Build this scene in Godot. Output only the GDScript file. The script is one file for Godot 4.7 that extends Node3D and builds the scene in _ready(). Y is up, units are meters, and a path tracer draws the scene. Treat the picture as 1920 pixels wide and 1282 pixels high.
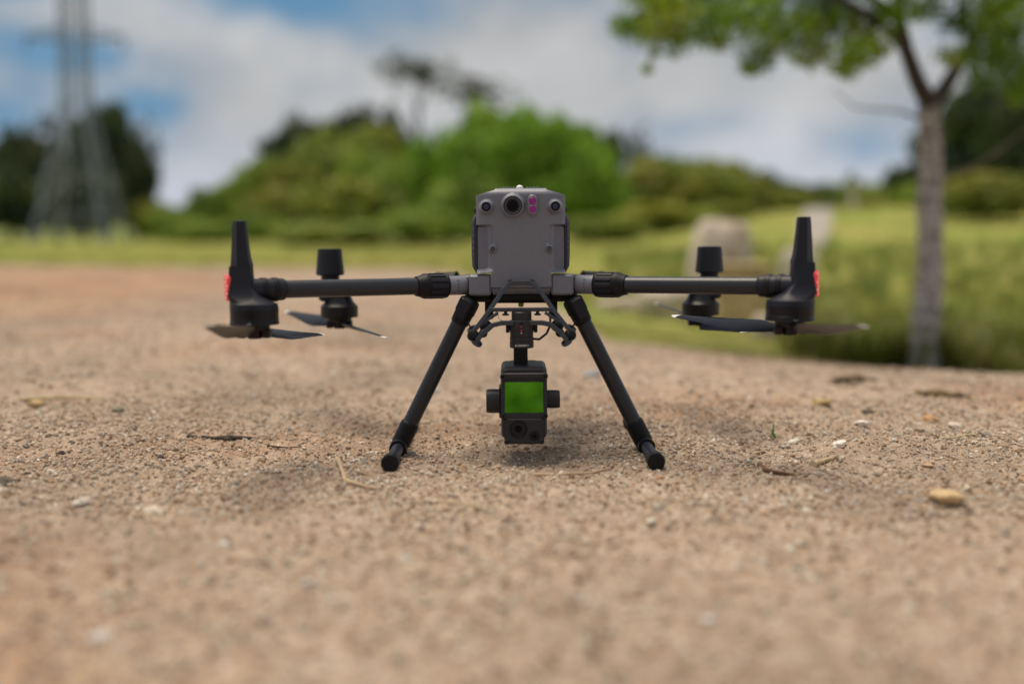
extends Node3D
# A grey quadcopter drone standing on a sandy track; trees, a lattice pylon and a field behind.

const EYE := Vector3(-0.016, 0.334, 1.75)     # the camera stands low over the track
const PITCH := 0.08914                         # and looks down by 5.1 degrees
const LENS := 2137.0                           # focal length in photo pixels (40 mm on a 36 x 24 frame)
const PX := 0.000819                           # metres per photo pixel at the drone's nose

var rng := RandomNumberGenerator.new()
var soft := FastNoiseLite.new()
var fine := FastNoiseLite.new()
var wide := FastNoiseLite.new()
var M := {}
var taken := {}

# ------------------------------------------------------------------ set-up
func _ready() -> void:
	rng.seed = 4
	soft.seed = 3; soft.frequency = 1.0; soft.fractal_octaves = 4
	fine.seed = 8; fine.frequency = 1.0; fine.fractal_octaves = 3
	wide.seed = 21; wide.frequency = 1.0; wide.fractal_octaves = 5
	set_camera()
	set_sky_and_sun()
	make_materials()
	make_ground()
	make_pebbles()
	make_far_trees()
	make_pylon()
	make_field_things()
	make_grass()
	make_near_tree()
	make_drone()
	make_litter()

func set_camera() -> void:
	var c := Camera3D.new()
	c.name = "camera"
	add_child(c)
	c.position = EYE
	c.rotation.x = -PITCH
	c.near = 0.05
	c.far = 1500.0
	var a := CameraAttributesPhysical.new()
	a.frustum_focal_length = 40.0
	a.exposure_aperture = 1.25
	a.frustum_focus_distance = 1.79
	a.frustum_near = 0.05
	a.frustum_far = 1500.0
	c.attributes = a
	c.fov = rad_to_deg(2.0 * atan(641.0 / LENS))
	c.current = true

func set_sky_and_sun() -> void:
	var w := WorldEnvironment.new()
	w.name = "daylight"
	var e := Environment.new()
	e.background_mode = Environment.BG_SKY
	e.tonemap_mode = Environment.TONE_MAPPER_LINEAR
	e.tonemap_exposure = 0.96
	e.sdfgi_enabled = true
	e.ssao_enabled = true
	e.ssil_enabled = true
	var sky := Sky.new()
	var pm := PanoramaSkyMaterial.new()
	pm.panorama = cloud_picture()
	sky.sky_material = pm
	e.sky = sky
	w.environment = e
	add_child(w)
	var sun := DirectionalLight3D.new()
	sun.name = "sun"
	sun.light_energy = 1.2
	sun.light_angular_distance = 34.0
	sun.light_color = Color(1.0, 0.94, 0.85)
	sun.shadow_enabled = true
	add_child(sun)
	sun.look_at_from_position(Vector3(-0.22, 1.0, -0.15), Vector3.ZERO, Vector3.FORWARD)

func cloud_picture() -> ImageTexture:
	var w := 2048
	var h := 1024
	var img := Image.create(w, h, false, Image.FORMAT_RGBF)
	var n := FastNoiseLite.new()
	n.seed = 12; n.frequency = 1.0; n.fractal_octaves = 5; n.fractal_gain = 0.5
	# gaps of blue, in degrees right of the view's middle and up: the large one and its small companions
	var gaps := [[-12.0, 11.8, 5.0, 1.8, 0.62], [-20.5, 8.6, 3.0, 1.0, 0.55], [-23.0, 11.4, 3.0, 0.9, 0.45], [-17.5, 6.4, 2.2, 0.9, 0.42], [-24.0, 5.2, 1.8, 1.4, 0.40], [10.5, 5.6, 4.6, 0.9, 0.26], [17.0, 4.2, 3.4, 0.9, 0.22], [22.0, 10.0, 4.0, 1.5, 0.40], [-1.0, 7.5, 7.5, 3.2, -0.30], [-13.0, 5.0, 3.5, 2.0, -0.30], [-40.0, 14.0, 12.0, 4.0, 0.6], [45.0, 18.0, 14.0, 5.0, 0.6]]
	for j in h:
		var el := (0.5 - (j + 0.5) / h) * PI
		var se := sin(el)
		var ce := cos(el)
		for i in w:
			var c := Color(0.3, 0.29, 0.27)
			if el > -0.02:
				var az := wrapf((i + 0.5) / w * TAU, -PI, PI)          # the picture begins at -z, where the camera looks
				var d := Vector3(sin(az) * ce, maxf(se, 0.0), -cos(az) * ce)
				var k := 1.45 / (0.6 * d.y + 0.9)
				var p := Vector3(d.x * k, d.y * 1.6, d.z * k)
				var f := n.get_noise_3d(p.x * 1.9, p.y * 2.4, p.z * 1.9)
				var g := n.get_noise_3d(p.x * 3.4 + 9.0, p.y * 4.2, p.z * 3.4)
				var cover := 0.66 + 0.62 * f + 0.30 * g
				for b in gaps:
					var dx: float = (rad_to_deg(az) - b[0]) / b[2]
					var dy: float = (rad_to_deg(el) - b[1]) / b[3]
					var q := dx * dx + dy * dy
					if q < 5.0:
						cover -= b[4] * exp(-q) * 0.95
				cover = smoothstep(0.02, 0.62, cover)
				var low := 1.0 - smoothstep(0.0, 0.13, d.y)
				var blue := Color(0.135, 0.29, 0.46).lerp(Color(0.36, 0.47, 0.60), low)
				var tone := 0.535 + 0.14 * g + 0.09 * f
				var white := Color(tone, tone * 1.015, tone * 1.03).lerp(Color(0.62, 0.68, 0.80), low * 0.8)
				c = blue.lerp(white, cover)
			img.set_pixel(i, j, c)
	return ImageTexture.create_from_image(img)

# ------------------------------------------------------------------ small helpers
func at(u: float, v: float, z: float) -> Vector3:           # the point on the plane z that the photo shows at u, v
	var x := (u - 960.0) / LENS
	var y := (641.0 - v) / LENS
	var d := Vector3(x, y * cos(PITCH) - sin(PITCH), -cos(PITCH) - y * sin(PITCH))
	return EYE + d * ((z - EYE.z) / d.z)

func far(u: float, v: float, dist: float) -> Vector3:
	return at(u, v, EYE.z - dist)

func numbered(called: String) -> String:
	taken[called] = taken.get(called, -1) + 1
	return called if taken[called] == 0 else "%s_%03d" % [called, taken[called]]

func tag(o: Node3D, label: String, category: String, group := "", kind := "") -> Node3D:
	if label: o.set_meta("label", label)
	if category: o.set_meta("category", category)
	if group: o.set_meta("group", group)
	if kind: o.set_meta("kind", kind)
	return o

func thing(called: String, label: String, category: String, where := Vector3.ZERO, group := "") -> Node3D:
	var o := Node3D.new()
	o.name = numbered(called)
	add_child(o)
	o.position = where
	return tag(o, label, category, group)

func part(called: String, mesh: Mesh, m: Material, parent: Node3D) -> MeshInstance3D:
	var o := MeshInstance3D.new()
	o.name = called if parent != self else numbered(called)
	o.mesh = mesh
	o.material_override = m
	parent.add_child(o, true)
	return o

func rnd(a: float, b: float) -> float:
	return rng.randf_range(a, b)

func any_dir() -> Vector3:
	var y := rnd(-1, 1)
	var a := rnd(0, TAU)
	var r := sqrt(1 - y * y)
	return Vector3(cos(a) * r, y, sin(a) * r)

# a heap of triangles that becomes one mesh with creased normals
class Solid:
	var t := PackedVector3Array()

	func add(s: PackedVector3Array) -> void:
		var mid := Vector3.ZERO
		for p in s: mid += p
		mid /= maxf(1.0, s.size())
		var vol := 0.0
		for i in range(0, s.size(), 3):
			vol += (s[i] - mid).dot((s[i + 1] - mid).cross(s[i + 2] - mid))
		if vol > 0.0:                                    # front faces run clockwise
			for i in range(0, s.size(), 3):
				var k := s[i]
				s[i] = s[i + 1]
				s[i + 1] = k
		t.append_array(s)

	func loft(rings: Array, cap0 := true, cap1 := true) -> void:
		var s := PackedVector3Array()
		for j in rings.size() - 1:
			var a: PackedVector3Array = rings[j]
			var b: PackedVector3Array = rings[j + 1]
			var n := a.size()
			for i in n:
				var k := (i + 1) % n
				s.append_array([a[i], b[i], a[k], a[k], b[i], b[k]])
		for c in [[rings[0], cap0, true], [rings[-1], cap1, false]]:
			if c[1]:
				var r: PackedVector3Array = c[0]
				var mid := Vector3.ZERO
				for p in r: mid += p
				mid /= r.size()
				for i in r.size():
					var k := (i + 1) % r.size()
					if c[2]: s.append_array([mid, r[i], r[k]])
					else: s.append_array([mid, r[k], r[i]])
		add(s)

	func tube(pts: Array, radii: Array, n := 18) -> void:
		var rings := []
		var side := Vector3.ZERO
		for j in pts.size():
			var d: Vector3 = (pts[mini(j + 1, pts.size() - 1)] - pts[maxi(j - 1, 0)]).normalized()
			if side == Vector3.ZERO: side = d.cross(Vector3.UP if absf(d.y) < 0.9 else Vector3.RIGHT).normalized()
			side = (side - d * side.dot(d)).normalized()
			var up := d.cross(side)
			var ring := PackedVector3Array()
			for i in n:
				var a := TAU * i / n
				ring.append(pts[j] + (side * cos(a) + up * sin(a)) * radii[mini(j, radii.size() - 1)])
			rings.append(ring)
		loft(rings)

	func lathe(profile: Array, x: Transform3D, n := 36, hollow := false) -> void:      # profile of [radius, height along y]; hollow: a ring whose profile closes on itself
		var rings := []
		for p in profile:
			var ring := PackedVector3Array()
			for i in n:
				var a := TAU * i / n
				ring.append(x * Vector3(cos(a) * p[0], p[1], sin(a) * p[0]))
			rings.append(ring)
		if hollow:
			rings.append(rings[0])
			loft(rings, false, false)
		else:
			loft(rings)

	static func rounded(w: float, h: float, r: float, k := 4) -> PackedVector2Array:
		var out := PackedVector2Array()
		r = minf(r, minf(w, h) * 0.499)
		for c in 4:
			var mid := Vector2((w / 2 - r) * [1, -1, -1, 1][c], (h / 2 - r) * [1, 1, -1, -1][c])
			for i in k + 1:
				var a := PI / 2 * (c + float(i) / k)
				out.append(mid + Vector2(cos(a), sin(a)) * r)
		return out

	func rbox(x: Transform3D, size: Vector3, r := 0.003, bevel := 0.0015) -> void:      # rounded in its own xy, bevelled towards both ends of z
		var rings := []
		for e in [[-1, bevel], [-1, 0.0], [1, 0.0], [1, bevel]]:
			var ring := PackedVector3Array()
			var inset: float = e[1]
			var z: float = e[0] * (size.z / 2 - (0.0 if inset > 0 else bevel))
			for p in rounded(size.x - 2 * inset, size.y - 2 * inset, maxf(r - inset, 0.0004)):
				ring.append(x * Vector3(p.x, p.y, z))
			rings.append(ring)
		loft(rings)

	func bar(a: Vector3, b: Vector3, w: float, h: float, up := Vector3.FORWARD, r := 0.001) -> void:      # a straight bar with a rounded oblong section: h along up, w across
		var d := (b - a).normalized()
		var side := d.cross(up).normalized()
		var u := side.cross(d)
		rbox(Transform3D(Basis(side, u, d), (a + b) / 2), Vector3(w, h, a.distance_to(b)), r, minf(r, 0.001))

	func mirrored() -> Solid:
		var s := Solid.new()
		for i in range(0, t.size(), 3):
			for k in [1, 0, 2]:
				var p := t[i + k]
				s.t.append(Vector3(-p.x, p.y, p.z))
		return s

	func done(crease := 38.0) -> ArrayMesh:
		var n := t.size() / 3
		var face := PackedVector3Array()
		face.resize(n)
		var near := {}
		for i in n:
			face[i] = (t[3 * i + 2] - t[3 * i]).cross(t[3 * i + 1] - t[3 * i])
			for k in 3:
				var key := Vector3i((t[3 * i + k] * 50000.0).round())
				if not near.has(key): near[key] = PackedInt32Array()
				near[key].append(i)
		var limit := cos(deg_to_rad(crease))
		var out := PackedVector3Array()
		var keep := PackedVector3Array()
		for i in n:
			if face[i].length_squared() < 1e-20: continue
			var own := face[i].normalized()
			for k in 3:
				var sum := Vector3.ZERO
				for f in near[Vector3i((t[3 * i + k] * 50000.0).round())]:
					if face[f].normalized().dot(own) > limit: sum += face[f]
				keep.append(t[3 * i + k])
				out.append(sum.normalized() if sum.length_squared() > 0 else own)
		var a := []
		a.resize(Mesh.ARRAY_MAX)
		a[Mesh.ARRAY_VERTEX] = keep
		a[Mesh.ARRAY_NORMAL] = out
		var m := ArrayMesh.new()
		m.add_surface_from_arrays(Mesh.PRIMITIVE_TRIANGLES, a)
		return m

# ------------------------------------------------------------------ materials
func plain(called: String, c: Color, rough: float, metal := 0.0, spec := 0.5) -> StandardMaterial3D:      # c is the real-world base colour, linear
	var m := StandardMaterial3D.new()
	m.resource_name = called
	m.albedo_color = c.linear_to_srgb()
	m.roughness = rough
	m.metallic = metal
	m.metallic_specular = spec
	M[called] = m
	return m

func noise_picture(size: int, freq: float, ramp: Array, seed_: int, octaves := 4) -> ImageTexture:      # ramp of [offset, linear colour]
	var n := FastNoiseLite.new()
	n.seed = seed_; n.frequency = freq; n.fractal_octaves = octaves
	var im := n.get_seamless_image(size, size)
	var g := Gradient.new()
	g.offsets = PackedFloat32Array(ramp.map(func(r): return r[0]))
	g.colors = PackedColorArray(ramp.map(func(r): return r[1].linear_to_srgb()))
	var out := Image.create(size, size, false, Image.FORMAT_RGB8)
	for y in size:
		for x in size:
			out.set_pixel(x, y, g.sample(im.get_pixel(x, y).r))
	return ImageTexture.create_from_image(out)

func triplanar(m: StandardMaterial3D, scale: float, world := false) -> StandardMaterial3D:
	m.uv1_triplanar = true
	m.uv1_world_triplanar = world
	m.uv1_scale = Vector3.ONE * scale
	return m

var sand_tones := [Color(0.45, 0.345, 0.265), Color(0.39, 0.28, 0.20), Color(0.55, 0.46, 0.37), Color(0.29, 0.195, 0.138), Color(0.61, 0.54, 0.46), Color(0.42, 0.305, 0.22), Color(0.42, 0.275, 0.17), Color(0.47, 0.37, 0.295), Color(0.36, 0.31, 0.27), Color(0.50, 0.39, 0.30)]

func make_materials() -> void:
	# the track: a metre of sand grains, 1 mm each dot
	var size := 1024
	var g := Image.create(size, size, false, Image.FORMAT_RGB8)
	var hi := Image.create(size, size, false, Image.FORMAT_L8)
	var n := FastNoiseLite.new()
	n.seed = 5; n.frequency = 0.02; n.fractal_octaves = 5
	var blot := n.get_seamless_image(size, size)
	for y in size:
		for x in size:
			var k := blot.get_pixel(x, y).r
			g.set_pixel(x, y, Color(0.29, 0.208, 0.153).lerp(Color(0.425, 0.33, 0.26), smoothstep(0.25, 0.75, k)).linear_to_srgb())
			hi.set_pixel(x, y, Color.WHITE * (0.25 + 0.2 * k))
	for d in 52000:
		var r := 0.8 + 2.4 * pow(rng.randf(), 3.0)
		var cx := rng.randi_range(0, size - 1)
		var cy := rng.randi_range(0, size - 1)
		var c: Color = sand_tones[rng.randi() % sand_tones.size()] * rnd(0.78, 1.1)
		c = c.linear_to_srgb()
		var e := int(ceil(r))
		for dy in range(-e, e + 1):
			for dx in range(-e, e + 1):
				var q := (dx * dx + dy * dy) / (r * r)
				if q <= 1.0:
					var px := posmod(cx + dx, size)
					var py := posmod(cy + dy, size)
					g.set_pixel(px, py, c)
					hi.set_pixel(px, py, Color.WHITE * (0.35 + 0.6 * sqrt(1.0 - q) * minf(1.0, r / 2.2)))
	var s := triplanar(plain("sand", Color(1, 1, 1), 0.95, 0.0, 0.3), 1.0, true)
	s.albedo_texture = ImageTexture.create_from_image(g)
	s.heightmap_enabled = true
	s.heightmap_texture = ImageTexture.create_from_image(hi)
	s.heightmap_scale = 0.25
	s.vertex_color_use_as_albedo = true
	M.sand = s
	var f := triplanar(plain("field", Color(1, 1, 1), 1.0, 0.0, 0.2), 0.13, true)
	f.albedo_texture = noise_picture(512, 0.03, [[0.25, Color(0.17, 0.20, 0.055)], [0.42, Color(0.32, 0.31, 0.11)], [0.58, Color(0.43, 0.38, 0.16)], [0.8, Color(0.22, 0.24, 0.07)]], 31, 5)
	f.vertex_color_use_as_albedo = true
	plain("undergrowth", Color(0.17, 0.20, 0.07), 1.0, 0.0, 0.1)
	var peb := plain("pebble", Color(1, 1, 1), 0.85, 0.0, 0.4)
	peb.vertex_color_use_as_albedo = true
	for k in [["leaf", 0.45], ["grass", 0.5]]:
		var l := plain(k[0], Color(1, 1, 1), 0.55, 0.0, 0.35)
		l.vertex_color_use_as_albedo = true
		l.backlight_enabled = true
		l.backlight = Color(0.8, 0.85, 0.35) * k[1] * 2.0
		l.cull_mode = BaseMaterial3D.CULL_DISABLED
	var bark := triplanar(plain("bark", Color(1, 1, 1), 0.95, 0.0, 0.2), 5.0)
	bark.albedo_texture = noise_picture(256, 0.035, [[0.30, Color(0.13, 0.12, 0.115)], [0.42, Color(0.36, 0.345, 0.335)], [0.52, Color(0.66, 0.64, 0.62)], [0.68, Color(0.24, 0.225, 0.215)]], 40, 4)
	bark.heightmap_enabled = true
	bark.heightmap_texture = bark.albedo_texture
	bark.heightmap_scale = 1.2
	bark.uv1_scale = Vector3(2.2, 1.5, 2.2)
	plain("far_bark", Color(0.14, 0.12, 0.10), 0.95)
	plain("twig_bark", Color(0.05, 0.045, 0.04), 0.95)
	plain("steel", Color(0.20, 0.23, 0.28), 0.55, 0.3)
	var st := triplanar(plain("sandstone", Color(1, 1, 1), 0.95), 0.9)
	st.albedo_texture = noise_picture(256, 0.02, [[0.25, Color(0.38, 0.31, 0.24)], [0.5, Color(0.52, 0.45, 0.37)], [0.8, Color(0.60, 0.53, 0.45)]], 51, 4)
	var wd := triplanar(plain("weathered_wood", Color(1, 1, 1), 0.9), 2.5)
	wd.albedo_texture = noise_picture(256, 0.02, [[0.25, Color(0.42, 0.29, 0.14)], [0.55, Color(0.58, 0.43, 0.24)], [0.85, Color(0.66, 0.52, 0.31)]], 52, 4)
	plain("weed", Color(0.12, 0.17, 0.05), 0.7)
	plain("petal", Color(0.55, 0.52, 0.50), 0.8)
	plain("road_gravel", Color(0.33, 0.30, 0.27), 0.95)
	# the drone
	var dust := noise_picture(256, 0.04, [[0.2, Color(0.95, 0.95, 0.95)], [0.5, Color(0.98, 0.98, 0.98)], [0.9, Color(1, 1, 1)]], 61, 5)
	for k in [["shell_grey", Color(0.165, 0.172, 0.222), 0.42, 0.5], ["panel_grey", Color(0.13, 0.133, 0.175), 0.5, 0.5], ["battery_grey", Color(0.055, 0.058, 0.085), 0.5, 0.4], ["pod_black", Color(0.013, 0.014, 0.025), 0.45, 0.36], ["motor_black", Color(0.008, 0.008, 0.012), 0.38, 0.36], ["rubber", Color(0.007, 0.0075, 0.011), 0.5, 0.33], ["bracket_grey", Color(0.034, 0.040, 0.058), 0.36, 0.5], ["head_grey", Color(0.022, 0.022, 0.031), 0.42, 0.4], ["dark_plastic", Color(0.008, 0.008, 0.011), 0.45, 0.33]]:
		var m := triplanar(plain(k[0], k[1], k[2], 0.0, k[3]), 9.0)
		m.albedo_texture = dust
		m.roughness_texture = null
	var weave := Image.create(16, 16, false, Image.FORMAT_RGB8)
	for y in 16:
		for x in 16:
			var over := ((x / 4 + y / 4) % 4) < 2
			weave.set_pixel(x, y, (Color(0.026, 0.029, 0.044) if over else Color(0.007, 0.008, 0.012)).linear_to_srgb())
	var cf := triplanar(plain("carbon", Color(1, 1, 1), 0.34, 0.0, 0.46), 230.0)
	cf.albedo_texture = ImageTexture.create_from_image(weave)
	plain("blade", Color(0.009, 0.011, 0.019), 0.32, 0.0, 0.15)
	plain("blade_tip", Color(0.68, 0.70, 0.72), 0.5)
	plain("lens_glass", Color(0.004, 0.004, 0.008), 0.04, 0.0, 0.22)
	plain("lens_blue", Color(0.015, 0.02, 0.07), 0.06)
	plain("lens_ring", Color(0.018, 0.018, 0.021), 0.4, 0.0, 0.3)
	plain("metal_ring", Color(0.5, 0.5, 0.52), 0.35, 0.8)
	plain("purple_lens", Color(0.28, 0.03, 0.24), 0.15)
	plain("screw_steel", Color(0.03, 0.03, 0.033), 0.35, 0.6)
	plain("white_plastic", Color(0.75, 0.77, 0.78), 0.4)
	plain("yellow_plastic", Color(0.30, 0.30, 0.05), 0.5)
	plain("print_white", Color(0.75, 0.75, 0.75), 0.6)
	plain("print_grey", Color(0.26, 0.27, 0.30), 0.6)
	plain("print_dark", Color(0.05, 0.05, 0.06), 0.6)
	plain("print_red", Color(0.55, 0.03, 0.03), 0.6)
	plain("coated_window", Color(0.40, 0.86, 0.36), 0.02, 1.0)
	var red := plain("signal_red", Color(0.75, 0.08, 0.10), 0.35)
	red.emission_enabled = true
	red.emission = Color(1.0, 0.18, 0.22)
	red.emission_energy_multiplier = 0.16
	var dot := plain("signal_dot", Color(0.9, 0.5, 0.5), 0.3)
	dot.emission_enabled = true
	dot.emission = Color(1.0, 0.55, 0.55)
	dot.emission_energy_multiplier = 0.45

# ------------------------------------------------------------------ the ground
func lie(x: float, dist: float) -> float:                  # large shape of the land, dist metres ahead of the camera
	var fx := pow(clampf((x + 0.6) / 3.2, 0.0, 1.15), 0.75)
	var h := -0.42 * fx * smoothstep(1.9, 6.5, dist) * (1.0 - smoothstep(10.0, 30.0, dist))
	h += 1.9 * smoothstep(16.0, 64.0, dist) * smoothstep(1.0, 16.0, x)
	h += 0.12 * smoothstep(4.0, 7.0, dist) * (1.0 - smoothstep(8.5, 12.0, dist)) * smoothstep(-1.2, -3.0, x)
	h += 7.0 * smoothstep(108.0, 240.0, dist)
	if dist > 18.0: h += wide.get_noise_2d(x * 0.03, dist * 0.03) * 0.5 * smoothstep(18.0, 70.0, dist)
	return h

func ground_y(x: float, z: float) -> float:
	var dist := EYE.z - z
	var h := lie(x, dist)
	if dist > 0.2 and dist < 7.0:
		var k := 1.0 - smoothstep(3.5, 7.0, dist)
		h += k * (soft.get_noise_2d(x * 3.0, z * 3.0) * 0.016 + fine.get_noise_2d(x * 16.0, z * 16.0) * 0.010)
		var skid := smoothstep(0.035, 0.0, absf(absf(x) - 0.1925)) * smoothstep(-0.30, -0.22, z) * (1.0 - smoothstep(0.15, 0.19, z))
		h = lerpf(h, 0.0016 + 0.007 * x, skid)
		var berm := (absf(absf(x) - 0.1925) - 0.020) / 0.009      # sand pushed up along the skids
		h += 0.0045 * exp(-berm * berm) * smoothstep(-0.30, -0.22, z) * (1.0 - smoothstep(0.12, 0.16, z)) * (0.6 + 0.8 * fine.get_noise_2d(x * 30.0, z * 30.0))
	return h

func is_track(x: float, dist: float) -> bool:
	var edge: float
	if x > 0.5: edge = 5.75 + 0.12 * (x - 0.5)
	elif x > 0.3: edge = remap(x, 0.5, 0.3, 5.75, 9.0)
	elif x > -1.0: edge = remap(x, 0.3, -1.0, 9.0, 13.0)
	else: edge = 13.0 + 0.35 * minf(-1.0 - x, 9.0)
	edge += soft.get_noise_2d(x * 1.1, dist * 1.1) * 0.045 * dist
	return dist < edge

func make_ground() -> void:
	var ds := PackedFloat32Array([-90, -50, -28, -16, -9, -5, -2.8, -1.4, -0.6, -0.1, 0.3, 0.55])
	var d := 0.62
	while d < 2.5: ds.append(d); d += 0.012
	while d < 520.0: ds.append(d); d += maxf(0.012, d * 0.022)
	var xs := PackedFloat32Array()
	var x := 0.006
	var half := PackedFloat32Array()
	while x < 1.15: half.append(x); x += 0.012
	while x < 420.0: half.append(x); x += maxf(0.012, (x - 0.8) * 0.045)
	for i in half.size(): xs.append(-half[half.size() - 1 - i])
	xs.append_array(half)
	var nx := xs.size()
	var nd := ds.size()
	var pos := PackedVector3Array()
	var col := PackedColorArray()
	pos.resize(nx * nd)
	col.resize(nx * nd)
	var on := PackedByteArray()
	on.resize(nx * nd)
	for j in nd:
		for i in nx:
			var k := j * nx + i
			pos[k] = Vector3(xs[i], ground_y(xs[i], EYE.z - ds[j]), EYE.z - ds[j])
			on[k] = 1 if is_track(xs[i], ds[j]) else 0
			if on[k]:
				var red := smoothstep(0.05, 0.45, soft.get_noise_2d(xs[i] * 0.55 + 40.0, ds[j] * 0.55))
				red = maxf(red * 0.6, 0.9 * smoothstep(-1.4, -2.2, xs[i]) * smoothstep(4.4, 5.2, ds[j]) * (1.0 - smoothstep(8.0, 10.0, ds[j])))
				var dark := 0.96 + 0.38 * soft.get_noise_2d(xs[i] * 1.1, ds[j] * 1.1 + 70.0) + 0.14 * fine.get_noise_2d(xs[i] * 7.0, ds[j] * 7.0)
				col[k] = Color(1, 1, 1).lerp(Color(0.98, 0.80, 0.68), red) * dark
			else:
				var green := smoothstep(-0.25, 0.35, soft.get_noise_2d(xs[i] * 0.22, ds[j] * 0.12 + 20.0))
				col[k] = Color(1.08, 1.0, 0.85).lerp(Color(0.62, 0.86, 0.5), green)
			col[k].a = 1.0
	var nor := PackedVector3Array()
	nor.resize(nx * nd)
	for j in nd:
		for i in nx:
			var a := pos[j * nx + maxi(i - 1, 0)]
			var b := pos[j * nx + mini(i + 1, nx - 1)]
			var c := pos[maxi(j - 1, 0) * nx + i]
			var e := pos[mini(j + 1, nd - 1) * nx + i]
			nor[j * nx + i] = (b - a).cross(e - c).normalized()
			if nor[j * nx + i].y < 0: nor[j * nx + i] *= -1
	var ia := PackedInt32Array()
	var ib := PackedInt32Array()
	var ic := PackedInt32Array()
	for j in nd - 1:
		for i in nx - 1:
			var k := j * nx + i
			var q := PackedInt32Array([k, k + nx, k + 1, k + 1, k + nx, k + nx + 1])
			if on[k] + on[k + 1] + on[k + nx] + on[k + nx + 1] >= 2: ia.append_array(q)
			elif ds[j] < 104.0: ib.append_array(q)
			else: ic.append_array(q)
	for t in [["sandy_track", ia, "sand"], ["grass_field", ib, "field"], ["wooded_hill", ic, "undergrowth"]]:
		var a := []
		a.resize(Mesh.ARRAY_MAX)
		# each sheet keeps only its own points
		var remap_ := {}
		var pv := PackedVector3Array()
		var nv := PackedVector3Array()
		var cv := PackedColorArray()
		var idx := PackedInt32Array()
		for k in t[1]:
			if not remap_.has(k):
				remap_[k] = pv.size()
				pv.append(pos[k]); nv.append(nor[k]); cv.append(col[k])
			idx.append(remap_[k])
		a[Mesh.ARRAY_VERTEX] = pv
		a[Mesh.ARRAY_NORMAL] = nv
		a[Mesh.ARRAY_COLOR] = cv
		a[Mesh.ARRAY_INDEX] = idx
		var m := ArrayMesh.new()
		m.add_surface_from_arrays(Mesh.PRIMITIVE_TRIANGLES, a)
		part(t[0], m, M[t[2]], self).set_meta("kind", "structure")

func rock_mesh(seed_: int, sharp := 0.25, rows := 4, cols := 7) -> ArrayMesh:
	var n := FastNoiseLite.new()
	n.seed = seed_; n.frequency = 0.9
	var s := Solid.new()
	var rings := []
	for j in rows + 1:
		var e := PI * j / rows
		var ring := PackedVector3Array()
		for i in cols:
			var a := TAU * i / cols
			var p := Vector3(cos(a) * sin(e), cos(e), sin(a) * sin(e))
			ring.append(p * (1.0 + sharp * 2.0 * n.get_noise_3d(p.x * 1.3, p.y * 1.3, p.z * 1.3)) * Vector3(1, 0.62, 0.82))
		rings.append(ring)
	s.loft(rings, false, false)
	return s.done(50.0 if rows < 6 else 60.0)

func make_pebbles() -> void:
	var kinds := [rock_mesh(1, 0.4), rock_mesh(2, 0.55), rock_mesh(3, 0.45, 4, 6), rock_mesh(4, 0.6, 3, 6)]
	var places := [[], [], [], []]
	for zone in [[0.55, 1.35, 26000, 0.0012, 0.0050], [1.35, 2.4, 105000, 0.0010, 0.0042], [2.4, 6.0, 26000, 0.002, 0.008], [1.5, 3.4, 1100, 0.0030, 0.0070]]:
		for k in zone[2]:
			var dist := rnd(zone[0], zone[1])
			var reach := 0.5 * dist + 0.12
			var x := rnd(-reach, reach)
			var patch := soft.get_noise_2d(x * 2.2 + 11.0, dist * 2.2)
			if rng.randf() > 0.72 + 0.8 * patch: continue
			if not is_track(x, dist): continue
			var r: float = zone[3] + (zone[4] - zone[3]) * pow(rng.randf(), 3.2)
			if rng.randf() < 0.006: r *= rnd(1.4, 2.2)
			var z := EYE.z - dist
			var c: Color = sand_tones[rng.randi() % sand_tones.size()]
			if rng.randf() < 0.035: c = Color(0.66, 0.63, 0.58)
			elif rng.randf() < 0.02: c = Color(0.22, 0.19, 0.17)
			c = c * rnd(0.75, 1.12)
			c.a = 1.0
			var b := Basis.from_euler(Vector3(rnd(-0.4, 0.4), rnd(0, TAU), rnd(-0.4, 0.4))).scaled(Vector3.ONE * r)
			places[rng.randi() % 4].append([Transform3D(b, Vector3(x, ground_y(x, z) + r * 0.18, z)), c])
	for k in 4:
		var mm := MultiMesh.new()
		mm.transform_format = MultiMesh.TRANSFORM_3D
		mm.use_colors = true
		mm.mesh = kinds[k]
		mm.instance_count = places[k].size()
		for i in places[k].size():
			mm.set_instance_transform(i, places[k][i][0])
			mm.set_instance_color(i, places[k][i][1])
		var o := MultiMeshInstance3D.new()
		o.name = numbered("fine_gravel")
		o.multimesh = mm
		o.material_override = M.pebble
		add_child(o)
		tag(o, ["fine sandy gravel strewn over the whole track", "rounded grit lying loose on the sandy track", "angular grit lying loose on the sandy track", "flat chips of grit lying on the sandy track"][k], "gravel", "", "stuff")

# ------------------------------------------------------------------ vegetation
func leaf_quads(pos: PackedVector3Array, nor: PackedVector3Array, col: PackedColorArray, p: Vector3, n: Vector3, long: Vector3, a: float, b: float, c: Color) -> void:
	var l := (long - n * long.dot(n)).normalized() * a
	var s := n.cross(l).normalized() * b
	for q in [p - l, p + s - l * 0.1, p + l, p - l, p + l, p - s - l * 0.1]:
		pos.append(q); nor.append(n); col.append(c)

func leaf_mesh(pos: PackedVector3Array, nor: PackedVector3Array, col: PackedColorArray) -> ArrayMesh:
	var a := []
	a.resize(Mesh.ARRAY_MAX)
	a[Mesh.ARRAY_VERTEX] = pos
	a[Mesh.ARRAY_NORMAL] = nor
	a[Mesh.ARRAY_COLOR] = col
	var m := ArrayMesh.new()
	m.add_surface_from_arrays(Mesh.PRIMITIVE_TRIANGLES, a)
	return m

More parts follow.
